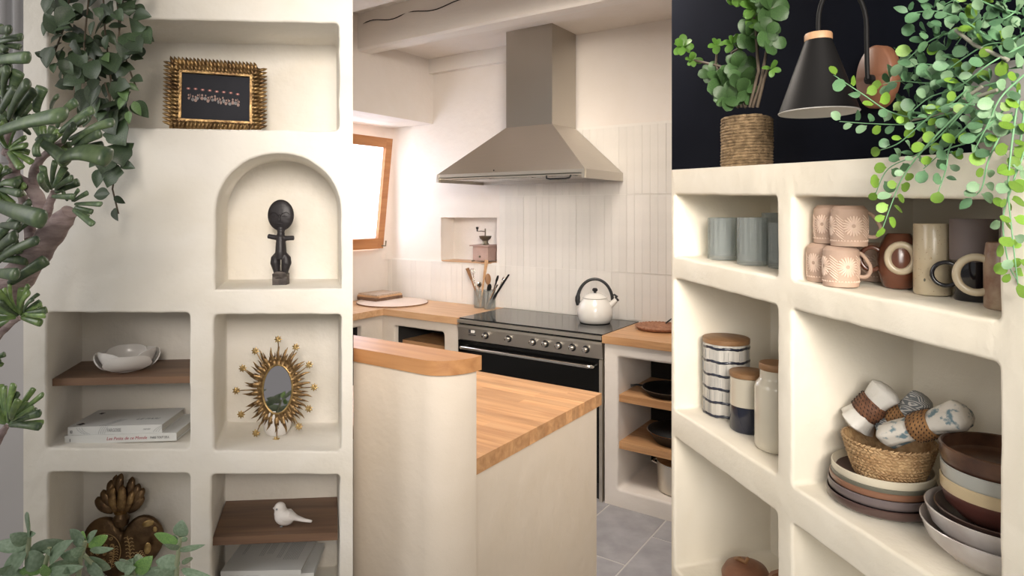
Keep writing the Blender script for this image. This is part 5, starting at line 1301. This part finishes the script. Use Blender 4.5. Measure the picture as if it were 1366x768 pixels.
# ================================================================ PLANTS
def basis(d, up=Vector((0, 0, 1)), roll=0.0, s=1.0, p=(0, 0, 0)):
    """matrix whose Z runs along d (leaf length) with a chosen roll about it"""
    z = Vector(d).normalized(); x = Vector(up).cross(z)
    if x.length < 1e-4: x = Vector((1, 0, 0)).cross(z)
    x.normalize(); y = z.cross(x)
    m = Matrix((x, y, z)).transposed().to_4x4()
    return Matrix.Translation(p) @ m @ Matrix.Rotation(roll, 4, 'Z') @ Matrix.Diagonal((s, s, s, 1)) if isinstance(s, (int, float)) else Matrix.Translation(p) @ m @ Matrix.Rotation(roll, 4, 'Z') @ Matrix.Diagonal((s[0], s[1], s[2], 1))
# unit-length leaves, growing along +Z, broad in X, thin in Y
def finger_leaf(name, mat, bend):
    mb = MB(); n = 11
    pts = [(0, bend * math.sin(f * PI * .8) * .5 + bend * f * .2, f) for f in [i / n for i in range(n + 1)]]
    rs = [0.078 + 0.050 * f ** 1.2 for f in [i / n for i in range(n + 1)]]; rs[0] = .055; rs[-1] *= .93
    pts += [(0, pts[-1][1] + .003, 1.02), (0, pts[-1][1] + .004, 1.032)]; rs += [.080, .030]
    mb.tube(pts, rs, 14, 0.56, (0, 1, 0)); return mb.mesh(name, mat, 75)
def oval_leaf(name, mat, w=.30, th=.085, cup=.06, tip=1.0, n=10):
    mb = MB(); lo = []
    for i in range(n + 1):
        f = i / n; ww = w * math.sin(PI * min(1, (0.03 + 0.97 * f) ** (.80 * tip))) ** .72 if 0 < i < n else (.035 if i == 0 else .012)
        t = th * (0.35 + 0.65 * math.sin(PI * f)) if 0 < i < n else th * .15
        lo.append([(ww * math.cos(a), t * math.sin(a) * .5 + cup * math.sin(PI * f * .9) - cup * .8 * abs(math.cos(a)) ** 2 * (ww / w) * -1, f) for a in [2 * PI * k / 12 for k in range(12)]])
    mb.loops(lo); return mb.mesh(name, mat, 80)
def flat_leaf(name, mat, w=.36, point=.0, lobes=False, fold=.10, curl=.12, n=8):
    """thin leaf blade with mid-rib fold and real thickness"""
    mb = MB(); lo = []
    for i in range(n + 1):
        f = i / n
        ww = w * (math.sin(PI * f ** (.62 if lobes else .80)) ** (.75)) if 0 < i < n else .012
        if lobes and 0 < i < n: ww *= (1 + .18 * math.cos(f * 9)) * (1 - point * f)
        elif 0 < i < n: ww *= (1 - point * f)
        row = []
        for g in (-1, -.5, 0, .5, 1): row.append((ww * g, curl * math.sin(f * PI * .7) - fold * abs(g) * (ww / w) * -1 * w, f))
        lo.append(row)
    mb.loops(lo, False, False, False)
    bmesh.ops.recalc_face_normals(mb.bm, faces=mb.bm.faces[:]); bmesh.ops.solidify(mb.bm, geom=mb.bm.faces[:], thickness=.012)
    return mb.mesh(name, mat, 80)

def round_leaf(name, mat, w=.46, fold=.10, curl=.10, n=9, notch=0.0):
    """almost circular blade on a short stalk"""
    mb = MB(); lo = []
    for i in range(n + 1):
        f = i / n; g0 = max(0.0, (f - .10) / .90)
        ww = w * math.sqrt(max(0.0, 1 - (2 * g0 - 1) ** 2)) ** .9 if g0 > 0 else 0
        ww = max(ww, .012 if i < n else .05)
        lo.append([(ww * g, curl * math.sin(f * PI * .7) + fold * abs(g) * ww, f) for g in (-1, -.5, 0, .5, 1)])
    mb.loops(lo, False, False, False)
    bmesh.ops.recalc_face_normals(mb.bm, faces=mb.bm.faces[:]); bmesh.ops.solidify(mb.bm, geom=mb.bm.faces[:], thickness=.014)
    return mb.mesh(name, mat, 80)

# ---------------------------------------------------------------- finger-leaved succulent tree at the left edge
gf = [finger_leaf('leaf', M['gollum'], b) for b in (0.10, .34, -.20)]; gl = [finger_leaf('leaf', M['gollum_light'], b) for b in (0.10, .3)]
gp = thing('finger_succulent', 'old finger-leaved succulent tree with thick pale trunk at the left edge', 'plant', Matrix.Identity(4), at(-30, 520, 1.05))
inv = gp.matrix_world.inverted()
def addleaf(par, inv_, me, p, q, wscale, roll=0.0, name='leaf'):
    p, q = Vector(p), Vector(q); d = q - p; L = d.length
    m = basis(d, Vector((0, -1, 0.25)), roll, (wscale, wscale, L), p)
    return put(name, me, par, mtx=inv_ @ m)
def trunk(pts, name='branch'):
    mb = MB(); P_ = [inv @ at(x, y, Y) for x, y, Y, r in pts]; rs = [.84 * r / FL * Y for x, y, Y, r in pts]
    # smooth subdivision
    PP, RR = [], []
    for i in range(len(P_) - 1):
        for k in range(5):
            f = k / 5; PP.append(P_[i].lerp(P_[i + 1], f)); RR.append((rs[i] * (1 - f) + rs[i + 1] * f) * (1 + .07 * math.sin(len(PP) * 1.7)))
    PP.append(P_[-1]); RR.append(rs[-1])
    mb.tube(PP, RR, 14); mb.build(name, M['bark'], gp, 80)
trunk([(-60, 470, 1.08, 26), (-10, 415, 1.07, 24), (18, 378, 1.06, 23), (50, 335, 1.05, 21), (78, 300, 1.04, 17), (93, 282, 1.03, 12)], 'trunk')
trunk([(66, 320, 1.05, 13), (60, 290, 1.05, 11), (50, 262, 1.05, 10), (36, 245, 1.06, 9), (10, 232, 1.07, 9), (-12, 224, 1.08, 9)])
trunk([(44, 250, 1.06, 8), (46, 225, 1.06, 6.5), (56, 208, 1.05, 6)])
trunk([(20, 238, 1.07, 8), (19, 215, 1.06, 7), (10, 200, 1.05, 6)])
trunk([(42, 318, 1.06, 9), (36, 282, 1.07, 8), (30, 262, 1.08, 7)])
trunk([(-20, 470, 1.0, 6), (0, 445, 1.0, 5.5), (18, 428, 1.0, 5), (26, 424, 1.0, 4)]); trunk([(-30, 640, 1.0, 9), (-12, 600, 1.0, 8), (2, 578, 1.0, 6), (9, 568, 1.0, 4)])
trunk([(-30, 380, 1.08, 10), (-20, 250, 1.08, 9), (-14, 120, 1.08, 9), (-6, 60, 1.08, 7)])
trunk([(60, 292, 1.05, 8), (66, 272, 1.04, 6), (72, 256, 1.03, 5)]); trunk([(54, 212, 1.05, 6), (68, 200, 1.03, 5), (84, 188, 1.02, 5)]); trunk([(8, 205, 1.06, 6), (14, 170, 1.03, 5), (22, 150, 1.02, 4)])
W = lambda x, z, Y: (683 + x / Y * FL, 283 - (z - H) / Y * FL, Y)
trunk([(*W(-1.42, .46, 1.16), 24), (*W(-1.25, .85, 1.12), 25), (*W(-1.02, 1.2, 1.09), 26), (-60, 470, 1.08, 26)], 'trunk')
trunk([(*W(-1.20, .95, 1.10), 10), (*W(-1.0, 1.12, 1.03), 9), (-30, 640, 1.0, 9)]); trunk([(*W(-1.06, 1.15, 1.08), 8), (*W(-.95, 1.27, 1.02), 7), (-20, 470, 1.0, 6)]); trunk([(*W(-1.0, 1.24, 1.08), 12), (*W(-.95, 1.35, 1.08), 11), (-30, 380, 1.08, 10)])
mb = MB(); mb.lathe([(0, 0), (.15, 0), (.17, .02), (.21, .44), (.20, .45), (.19, .43), (0, .42)], 40); o = mb.build('planter', M['concrete'], gp, 45); o.matrix_world = Matrix.Translation((-1.42, 1.16, 0.0))
# the big leaves that can be told apart: base, tip, width in photo pixels, depth, tone
big = [(-8, 178, 88, 157, 27, .95, 0), (-10, 82, 41, 78, 18, 1.0, 0), (-6, 58, 31, 51, 13, 1.0, 0), (-8, 44, 16, 40, 13, 1.0, 0), (50, 184, 82, 212, 20, 1.0, 2), (82, 212, 155, 222, 30, .98, 1), (-8, 272, 62, 293, 26, .93, 0),
       (-10, 355, 59, 322, 14, .97, 1), (12, 378, 63, 346, 16, .97, 0), (-8, 364, 26, 366, 17, .96, 0), (-8, 340, 24, 315, 18, .97, 0), (-5, 318, 30, 285, 14, 1.0, 0), (0, 300, 28, 302, 12, 1.0, 0),
       (2, 330, 40, 296, 11, 1.03, 0), (8, 300, 43, 268, 10, 1.04, 0), (5, 130, 14, 92, 15, 1.03, 0), (18, 130, 27, 95, 17, 1.02, 0), (0, 150, 24, 118, 14, .99, 0), (12, 158, 41, 112, 18, .99, 0), (20, 160, 47, 120, 15, 1.0, 0),
       (48, 150, 60, 117, 18, 1.0, 0), (68, 145, 78, 130, 10, 1.04, 0), (84, 160, 110, 136, 13, 1.03, 1), (80, 176, 126, 147, 14, 1.0, 0), (84, 184, 117, 160, 11, 1.0, 0), (92, 186, 143, 165, 10, .99, 0), (96, 192, 158, 168, 15, .97, 1),
       (100, 196, 136, 178, 12, .98, 0), (84, 190, 102, 168, 14, .97, 0), (76, 170, 88, 150, 12, 1.0, 0), (86, 203, 138, 194, 12, 1.01, 0), (52, 182, 74, 186, 12, .98, 0), (62, 180, 60, 210, 14, .97, 1), (40, 178, 28, 160, 12, .97, 0),
       (70, 250, 76, 216, 11, 1.02, 0), (72, 250, 88, 222, 10, 1.01, 0), (74, 252, 98, 238, 10, 1.0, 0), (68, 252, 60, 222, 13, 1.0, 0), (74, 256, 106, 243, 12, 1.0, 0), (64, 254, 58, 236, 15, .99, 0), (70, 262, 100, 262, 9, .99, 0), (75, 250, 92, 230, 9, 1.03, 0),
       (100, 272, 136, 273, 8, 1.0, 0), (98, 268, 118, 257, 7, 1.0, 0), (100, 276, 124, 283, 8, .99, 0), (98, 280, 125, 300, 9, .98, 0), (96, 268, 106, 253, 6, 1.0, 0), (90, 268, 84, 252, 6, 1.0, 0), (98, 278, 118, 290, 7, 1.01, 0)]
def onlyL(i): return gl if i else gf
for k, (x0, y0, x1, y1, w, Y, tone) in enumerate(big):
    a, b = at(x0, y0, Y + .012), at(x1, y1, Y - .012 + .02 * ((k * 7) % 3 - 1)); ws = (w / 2) / FL * Y / 0.125
    addleaf(gp, inv, gf[tone % 3], a, b, ws, (k * 1.3) % .8 - .4)
# fresh clusters
rg = random.Random(31)
def cluster(cx, cy, Y, n, L, a0, a1, light=.7, w=11):
    for i in range(n):
        a = R(a0 + (a1 - a0) * (i + rg.uniform(-.3, .3)) / max(1, n - 1)); l = L * rg.uniform(.65, 1.05)
        p = at(cx + 3 * math.cos(a), cy - 3 * math.sin(a), Y); q = at(cx + l * math.cos(a), cy - l * math.sin(a), Y + rg.uniform(-.035, .02))
        me = rg.choice(gl if rg.random() < light else gf[:2]); addleaf(gp, inv, me, p, q, (w * rg.uniform(.75, 1.15) / 2) / FL * Y / .125, rg.uniform(-.6, .6))
cluster(26, 422, 1.0, 17, 46, -12, 205, .75, 9.5); cluster(30, 418, .98, 5, 40, -5, 40, .3, 8)
cluster(10, 566, 1.0, 14, 62, -8, 150, .8, 10.5); cluster(14, 562, .98, 5, 44, 10, 80, .7, 9); cluster(-6, 478, 1.0, 4, 16, -30, 60, .6, 8)
cluster(10, 200, 1.0, 9, 42, -60, 130, .8, 10); cluster(-4, 120, 1.05, 8, 44, -60, 90, .2, 14); cluster(-6, 250, 1.05, 8, 36, -60, 80, .3, 12); cluster(20, 170, 1.04, 8, 36, 20, 200, .2, 12); cluster(62, 196, 1.04, 7, 34, -20, 120, .4, 10)
cluster(0, 345, 1.03, 7, 40, 0, 120, .1, 13); cluster(-2, 60, 1.08, 5, 30, -60, 60, .1, 12); cluster(32, 262, 1.07, 5, 18, 60, 150, .8, 9)

# ---------------------------------------------------------------- jade plant along the bottom left
jo = [oval_leaf('leaf', M['jade'], .27, .10, .04), oval_leaf('leaf', M['jade'], .33, .10, .10), oval_leaf('leaf', M['jade'], .42, .12, .02, .9)]; jf = oval_leaf('leaf', M['jade_fresh'], .32, .10, .05)
jp = thing('jade_plant', 'grey-green jade plant with oval leaves along the bottom left corner', 'plant', Matrix.Identity(4), at(120, 800, 1.12)); ji = jp.matrix_world.inverted()
mb = MB(); mb.lathe([(0, 0), (.085, 0), (.09, .02), (.108, .78), (.11, .80), (.10, .80), (.098, .775), (0, .77)], 40); o = mb.build('planter', M['white_ceramic'], jp, 45); o.matrix_world = Matrix.Translation((-.74, 1.14, 0))
def jstem(pts):
    mb = MB(); mb.tube([ji @ at(x, y, 1.12) for x, y in pts], [4.0 / FL, 3.6 / FL] + [3.0 / FL] * (len(pts) - 2), 8); mb.build('stem', M['jade_stem'], jp, 60)
for s_ in ([(36, 868), (37, 740), (39, 714)], [(56, 868), (60, 755), (66, 730)], [(95, 868), (106, 752), (114, 722)], [(180, 868), (178, 770), (178, 755)], [(232, 868), (236, 750), (240, 722), (241, 716)], [(-5, 868), (0, 770)], [(140, 868), (132, 760), (112, 740)]): jstem(s_)
jl = [(38, 710, 38, 684, 13, 2), (38, 722, 13, 712, 8, 1), (37, 728, -12, 727, 8, 0), (40, 733, 87, 721, 8, 0), (36, 712, 48, 711, 4, 0), (34, 731, 4, 776, 9, 1), (60, 750, 36, 738, 13, 1), (62, 745, 34, 726, 3.5, 3), (66, 748, 99, 720, 9, 1), (62, 738, 67, 732, 5, 1),
      (40, 768, 44, 750, 11, 3), (62, 762, 102, 748, 8, 0), (66, 764, 112, 755, 7, 0), (70, 768, 90, 762, 6, 0), (6, 768, 40, 762, 6, 0), (112, 726, 93, 706, 8.5, 2), (116, 722, 130, 707, 5, 0), (115, 718, 112, 708, 6, 3), (112, 728, 105, 718, 4, 0), (118, 729, 144, 714, 7, 3),
      (120, 734, 152, 731, 4.5, 0), (112, 736, 93, 733, 6.5, 1), (112, 742, 80, 740, 7, 0), (114, 744, 148, 758, 8, 1), (108, 752, 82, 765, 6, 0), (118, 752, 140, 770, 6, 1), (176, 758, 153, 750, 7, 0), (178, 752, 190, 743, 7, 1), (172, 750, 162, 745, 7, 2), (172, 754, 178, 744, 6, 1),
      (181, 764, 204, 741, 9, 3), (180, 768, 240, 757, 7, 0), (178, 770, 152, 770, 6, 0), (166, 762, 182, 756, 6, 1), (241, 716, 243, 693, 11, 2), (238, 722, 206, 712, 8, 3), (240, 731, 218, 725, 3.5, 1), (238, 734, 274, 726, 4, 0), (240, 752, 208, 748, 9, 0), (243, 748, 257, 745, 5, 0),
      (242, 760, 282, 768, 5, 1), (234, 768, 206, 760, 6, 0), (244, 716, 248, 722, 4, 0), (238, 718, 232, 714, 3.5, 1), (20, 756, -10, 762, 7, 0), (64, 768, 58, 752, 6, 3), (84, 768, 70, 756, 7, 1)]
for k, (x0, y0, x1, y1, w, kind) in enumerate(jl):
    Y = 1.12; a, b = at(x0, y0, Y), at(x1, y1, Y + .02 * ((k * 5) % 4 - 1.8)); d = b - a
    me = jf if kind == 3 else jo[kind]; hw_ = (.32 if kind == 3 else (.27, .33, .42)[kind])
    addleaf(jp, ji, me, a, b, w * 1.12 / FL * Y / hw_, (k * 1.7) % .9 - .45)

# ---------------------------------------------------------------- pothos/ivy hanging over the top niche
iv = [flat_leaf('leaf', M['ivy'], .38, .30, False, .22, .10), flat_leaf('leaf', M['ivy'], .44, .42, True, .16, .16), flat_leaf('leaf', M['ivy'], .34, .36, False, .34, .05)]; ivf = flat_leaf('leaf', M['ivy_fresh'], .34, .4, False, .2, .12)
ip = thing('hanging_ivy', 'dark green ivy trailing down in front of the top niche', 'plant', Matrix.Identity(4), at(130, -60, 1.50)); ii = ip.matrix_world.inverted()
stems = [[(120, -60), (118, 0), (112, 60), (120, 110), (140, 150), (148, 160)], [(150, -60), (158, 20), (160, 60), (154, 95), (165, 120)], [(165, -60), (164, 0), (158, 50), (170, 85), (182, 118)], [(135, -60), (140, 40), (148, 110), (146, 140), (150, 170), (156, 215), (150, 252), (158, 285)], [(90, -60), (92, 0), (84, 40), (72, 72)], [(140, 110), (146, 130), (150, 158)]]
for s_ in stems:
    mb = MB(); mb.tube([ii @ at(x, y, 1.50) for x, y in s_], 1.1 / FL * 1.5, 6); mb.build('vine', M['vine'], ip, 60)
mb = MB(); mb.lathe([(0, 0), (.05, 0), (.075, .05), (.085, .12), (.080, .125), (.07, .11), (0, .11)], 32); o = mb.build('hanging_pot', M['jute'], ip, 45); o.matrix_world = Matrix.Translation((-.975, 1.53, 2.17))
mb = MB(); [mb.tube([(.083 * math.cos(a), .083 * math.sin(a), .12), (0, 0, .42)], .002, 6) for a in (0.4, 2.5, 4.6)]; o = mb.build('cord', M['vine'], ip, 45); o.matrix_world = Matrix.Translation((-.975, 1.53, 2.17))
ri = random.Random(77)
def leafat(x, y, L, ang, me, Y, wr=1.0, roll=0):
    a = at(x, y, Y); b = at(x + L * math.cos(R(ang)), y - L * math.sin(R(ang)), Y - .02 * ri.uniform(-.6, 1)); addleaf(ip, ii, me, a, b, (b - a).length * wr, roll)
named = [(70, 62, 30, -100, 0, 1.25), (82, 44, 34, 130, 0, 1.2), (100, 68, 30, -60, 2, 1.3), (125, 80, 32, -80, 1, 1.2), (140, 66, 22, 70, 0, 1), (178, 20, 26, -8, 0, .9), (180, 42, 30, -40, 0, 1.3), (165, 45, 26, -60, 0, 1.0), (168, 62, 26, -20, 0, 1.1), (174, 76, 18, -10, 2, 1.1),
         (176, 104, 17, -20, 0, 1), (140, 132, 24, -120, 1, 1.1), (155, 95, 20, 170, 0, .9), (112, 100, 30, -150, 1, 1.1), (100, 112, 26, 190, 1, 1.2), (120, 118, 34, -110, 0, 1.1), (148, 150, 34, -70, 1, 1.3), (155, 165, 36, -60, 1, 1.4), (160, 190, 34, -80, 1, 1.4), (150, 200, 36, -110, 1, 1.3), (158, 220, 32, -110, 1, 1.2), (162, 218, 20, -20, 2, .9),
         (146, 258, 20, -170, 2, 1.3), (152, 262, 18, -30, 0, .9), (152, 278, 18, -70, 2, .8), (140, 208, 26, -140, 0, 1.1), (135, 225, 26, -100, 0, 1), (72, 84, 14, -90, 2, 1), (62, 76, 16, 160, 0, 1)]
for (x, y, L, an, kd, wr) in named: leafat(x, y, L, an, iv[kd], 1.475, wr, ri.uniform(-.3, .3))
for (x, y, L, an) in ((165, 115, 22, -75), (170, 112, 18, -30), (167, 128, 20, -110), (178, 135, 22, -60), (172, 148, 18, -85), (140, 72, 14, -60)): leafat(x, y, L, an, ivf, 1.46, 1.0)
cnt = 0
while cnt < 125:
    x, y = ri.uniform(62, 200), ri.uniform(-30, 165)
    lim0 = 66 + (0 if y < 60 else (y - 60) * .55); lim1 = 196 - (0 if y < 80 else (y - 80) * .32)
    if not (lim0 < x < lim1): continue
    if x > 150 and ri.random() < .45: continue
    if 95 < y and x < 118 and ri.random() < .5: continue
    leafat(x, y, ri.uniform(17, 33), ri.uniform(-150, 10), ri.choice(iv), ri.uniform(1.45, 1.55), ri.uniform(.85, 1.25), ri.uniform(-.8, .8)); cnt += 1

# ---------------------------------------------------------------- plant in the jute pot
jpot = thing('jute_pot_plant', 'leafy rosette plant in a jute-wrapped pot on top of the shelving', 'plant', MR, (-1.472, 1.055, zs(1.6585, -1.472)))
mb = MB(); mb.lathe([(0, 0), (0.060, 0), (0.062, 0.004), (0.062, 0.138), (0.058, 0.140), (0.056, 0.130), (0, 0.128)], 40); mb.build('pot', M['jute'], jpot)
mb = MB(); n = 17 * 44
mb.tube([((0.0625 + .0008 * math.sin(i * 1.3)) * math.cos(2 * PI * i / 44), (0.0625 + .0008 * math.sin(i * 1.3)) * math.sin(2 * PI * i / 44), 0.004 + 0.134 * i / n) for i in range(n + 1)], [0.0044 + .0006 * math.sin(i * 2.1) for i in range(n + 1)], 6); mb.build('jute_cord', M['jute'], jpot, 70)
mb = MB(); mb.lathe([(0, 0.131), (0.054, 0.131), (0, 0.1315)], 24); mb.build('soil', M['void'], jpot)
pj = jpot.matrix_world.inverted()
pl = [round_leaf('leaf', M['pot_plant'], .32, .15, .14), round_leaf('leaf', M['pot_plant'], .38, .1, .2)]; plf = round_leaf('leaf', M['pot_fresh'], .30, .15, .14)
rp = random.Random(9)
def YR(px, v): k = (px - 683) / FL; return v / (k * 0.9643 + 0.2656)
for s_ in ([(995, 143), (975, 95), (960, 88), (925, 80)], [(1000, 143), (1012, 95), (1008, 40), (1003, 0), (995, -40)], [(1004, 143), (1015, 110), (1022, 70), (1030, 20), (1032, -30)], [(990, 143), (985, 110), (976, 70), (1000, 55)], [(985, 143), (965, 110), (955, 85), (957, 62)], [(1010, 143), (1018, 110), (1024, 92)]):
    mb = MB(); mb.tube([pj @ at(x, y, YR(x, 1.055)) for x, y in s_], [2.2 / FL * 1.7] * 2 + [1.7 / FL * 1.7] * (len(s_) - 2), 7); mb.build('stem', M['vine'], jpot, 60)
def rosette(cx, cy, r, n, fresh=False, v=1.05):
    for i in range(n):
        a = 2 * PI * i / n + rp.uniform(-.3, .3); l = r * rp.uniform(.7, 1.05); Y = YR(cx, v)
        p = at(cx, cy, Y); q = at(cx + l * math.cos(a), cy - l * math.sin(a), Y - rp.uniform(-.01, .03)); me = plf if fresh else rp.choice(pl)
        addleaf(jpot, pj, me, p, q, (q - p).length * 1.05, rp.uniform(-.5, .5))
rosette(911, 62, 17, 8, True); rosette(924, 80, 14, 6, True); rosette(963, 112, 27, 9, v=1.02); rosette(970, 130, 24, 8, v=1.01); rosette(948, 98, 18, 6); rosette(978, 58, 16, 6, True); rosette(956, 60, 13, 5, True); rosette(985, 90, 24, 7); rosette(990, 108, 24, 7); rosette(1000, 48, 24, 8)
rosette(1022, 42, 24, 8, v=1.03); rosette(1028, 12, 26, 8); rosette(1005, 10, 22, 7, True); rosette(1002, 25, 16, 6, True); rosette(1030, 92, 14, 4, True); rosette(1028, 58, 20, 6); rosette(990, -6, 22, 6, True); rosette(975, 0, 10, 3, True); rosette(1016, -15, 26, 7); rosette(995, 120, 20, 5)

# ---------------------------------------------------------------- grey pot with cascading round-leaved plant
cp = thing('cascading_plant', 'grey round pot with a cascading plant of small round leaves at the top right', 'plant', MR, (-0.742, 1.035, zs(1.6585, -.742)))
mb = MB(); mb.lathe([(0, 0), (0.040, 0), (0.060, 0.018), (0.076, 0.055), (0.080, 0.090), (0.076, 0.120), (0.070, 0.140), (0.064, 0.140), (0.068, 0.12), (0, 0.12)], 44); mb.build('pot', M['concrete'], cp)
pc = cp.matrix_world.inverted()
el = [round_leaf('leaf', M['euc'], .44), round_leaf('leaf', M['euc_lime'], .47, .05, .06), round_leaf('leaf', M['euc_pale'], .38, .2, .14), flat_leaf('leaf', M['euc'], .30, .15, False, .2, .16, 7)]
rc = random.Random(15)
def YF(px): k = (px - 683) / FL; return VR / (k * 0.9643 + 0.2656)
total = 0
def strand(pts, n, L, dy=-.035, lime=.2, mat='euc_stem', r=.9, gap=0.0):
    """a trailing stem given by image positions at its own distance, leaves in pairs along it"""
    global total
    W_ = [at(x, y, YF(min(x, 1330)) + dy * (1 if len(p) < 3 else 0) + (p[2] if len(p) > 2 else 0)) for p in pts for x, y in [p[:2]]]
    # Catmull-Rom
    Q = []
    for i in range(len(W_) - 1):
        p0, p1, p2, p3 = W_[max(i - 1, 0)], W_[i], W_[i + 1], W_[min(i + 2, len(W_) - 1)]
        for k in range(6):
            t = k / 6; Q.append(0.5 * ((2 * p1) + (p2 - p0) * t + (2 * p0 - 5 * p1 + 4 * p2 - p3) * t * t + (3 * p1 - p0 - 3 * p2 + p3) * t ** 3))
    Q.append(W_[-1])
    mb = MB(); mb.tube([pc @ q for q in Q], [r / FL * 1.3 * (1 - .5 * i / len(Q)) for i in range(len(Q))], 6); mb.build('stem', M[mat], cp, 70)
    for k in range(n):
        f = gap + (1 - gap) * (k + .6) / n; i = min(int(f * (len(Q) - 1)), len(Q) - 2); q = Q[i].lerp(Q[i + 1], f * (len(Q) - 1) - i); tdir = (Q[i + 1] - Q[i]).normalized()
        for sd in ((-1, 1) if k < n - 1 else (0,)):
            if total >= 292: return
            side = Vector((0, 1, 0)).cross(tdir).normalized() * sd; d = (tdir * rc.uniform(.25, .8) + side * rc.uniform(.6, 1.0) + Vector((0, -1, 0)) * rc.uniform(-.3, .5)).normalized()
            l = L * rc.uniform(.7, 1.15) / FL * q.y; s0 = q + d * l * .25
            u_ = rc.random(); me = el[1] if u_ < lime + .06 else el[2] if u_ < lime + .32 else el[3] if u_ < lime + .42 else el[0]
            addleaf(cp, pc, me, s0, s0 + d * l, l * rc.uniform(.85, 1.1), rc.uniform(-.7, .7)); total += 1
strand([(1290, 120), (1240, 155), (1190, 150), (1150, 125), (1112, 100)], 9, 17, -.03, .35)
strand([(1270, 150), (1215, 165), (1165, 165), (1120, 162)], 8, 17, -.03, .3)
strand([(1300, 90), (1250, 110), (1200, 108), (1178, 112)], 7, 18, .02, .3)
strand([(1330, 60), (1290, 30), (1250, 15), (1212, 18)], 7, 19, .0, .25)
strand([(1340, 70), (1300, 40), (1262, 45), (1232, 60), (1205, 85)], 8, 18, .01, .2)
strand([(1300, 130), (1260, 175), (1225, 205), (1185, 225), (1168, 258)], 9, 17, -.035, .2)
strand([(1290, 140), (1240, 190), (1205, 235), (1190, 270), (1178, 303)], 8, 16, -.05, .7, gap=.2)
strand([(1310, 150), (1270, 190), (1262, 225), (1252, 255)], 6, 15, -.045, .3)
strand([(1345, 140), (1300, 185), (1262, 200), (1232, 225)], 7, 18, -.05, .25)
strand([(1350, 150), (1320, 210), (1310, 250), (1298, 262)], 6, 18, -.04, .5)
strand([(1360, 120), (1350, 190), (1345, 250), (1350, 310), (1358, 380)], 10, 19, -.05, .75)
strand([(1366, 150), (1355, 230), (1338, 290), (1345, 350), (1356, 372)], 9, 18, -.03, .6)
strand([(1366, 60), (1320, 85), (1280, 115), (1240, 130), (1215, 150)], 10, 19, -.02, .2)
strand([(1370, 20), (1330, 10), (1290, -5), (1262, 5)], 6, 20, .02, .2)
strand([(1366, 100), (1335, 130), (1318, 165), (1300, 200)], 7, 19, -.05, .3)
strand([(1372, 40), (1345, 55), (1315, 60), (1282, 80), (1262, 95)], 9, 20, -.01, .2)
strand([(1370, 0), (1340, 25), (1305, 25), (1275, 60)], 7, 20, .02, .2)
strand([(1300, 140), (1262, 140), (1235, 160), (1200, 190), (1175, 200)], 8, 16, -.04, .25)
strand([(1330, 110), (1295, 115), (1262, 90), (1225, 85)], 7, 18, .0, .2)
strand([(1372, 180), (1362, 215), (1352, 240)], 4, 20, -.05, .8)
for s_ in ([(1330, 120), (1300, 130), (1240, 175), (1225, 190)], [(1345, 80), (1300, 60), (1275, 40)], [(1310, 115), (1262, 150), (1215, 160)]):
    mb = MB(); mb.tube([pc @ at(x, y, YF(x) - .01) for x, y in s_], 2.2 / FL, 7); mb.build('branch', M['twig'], cp, 60)

# the smaller leaves deeper in the crown, too many to pick apart
mb = MB(); fm = [m_ for m_ in el]
src = [(v_.co.copy()) for v_ in el[0].vertices]; fcs = [tuple(p_.vertices) for p_ in el[0].polygons]
for k in range(210):
    t_ = rc.random(); x = 1366 - (t_ ** 1.1) * 175 + rc.uniform(-10, 20); y = rc.uniform(-20, 60 + 150 * (1 - abs(t_ - .45)))
    if x < 1215 and y < 75: continue
    Y = YF(min(x, 1330)) + rc.uniform(-.03, .08)
    if y > 195: Y = YF(min(x, 1330)) - .03
    q = at(x, y, Y); d = Vector((rc.uniform(-1, .5), rc.uniform(-.8, .3), rc.uniform(-1, .6))).normalized(); l = rc.uniform(12, 19) / FL * Y
    m_ = pc @ basis(d, Vector((0, -1, .25)), rc.uniform(-.8, .8), (l, l, l), q)
    vs = [mb.bm.verts.new(m_ @ c_) for c_ in src]
    for f_ in fcs: mb.bm.faces.new([vs[i] for i in f_])
o = mb.build('inner_foliage', M['euc'], cp, 80); o['kind'] = 'stuff'
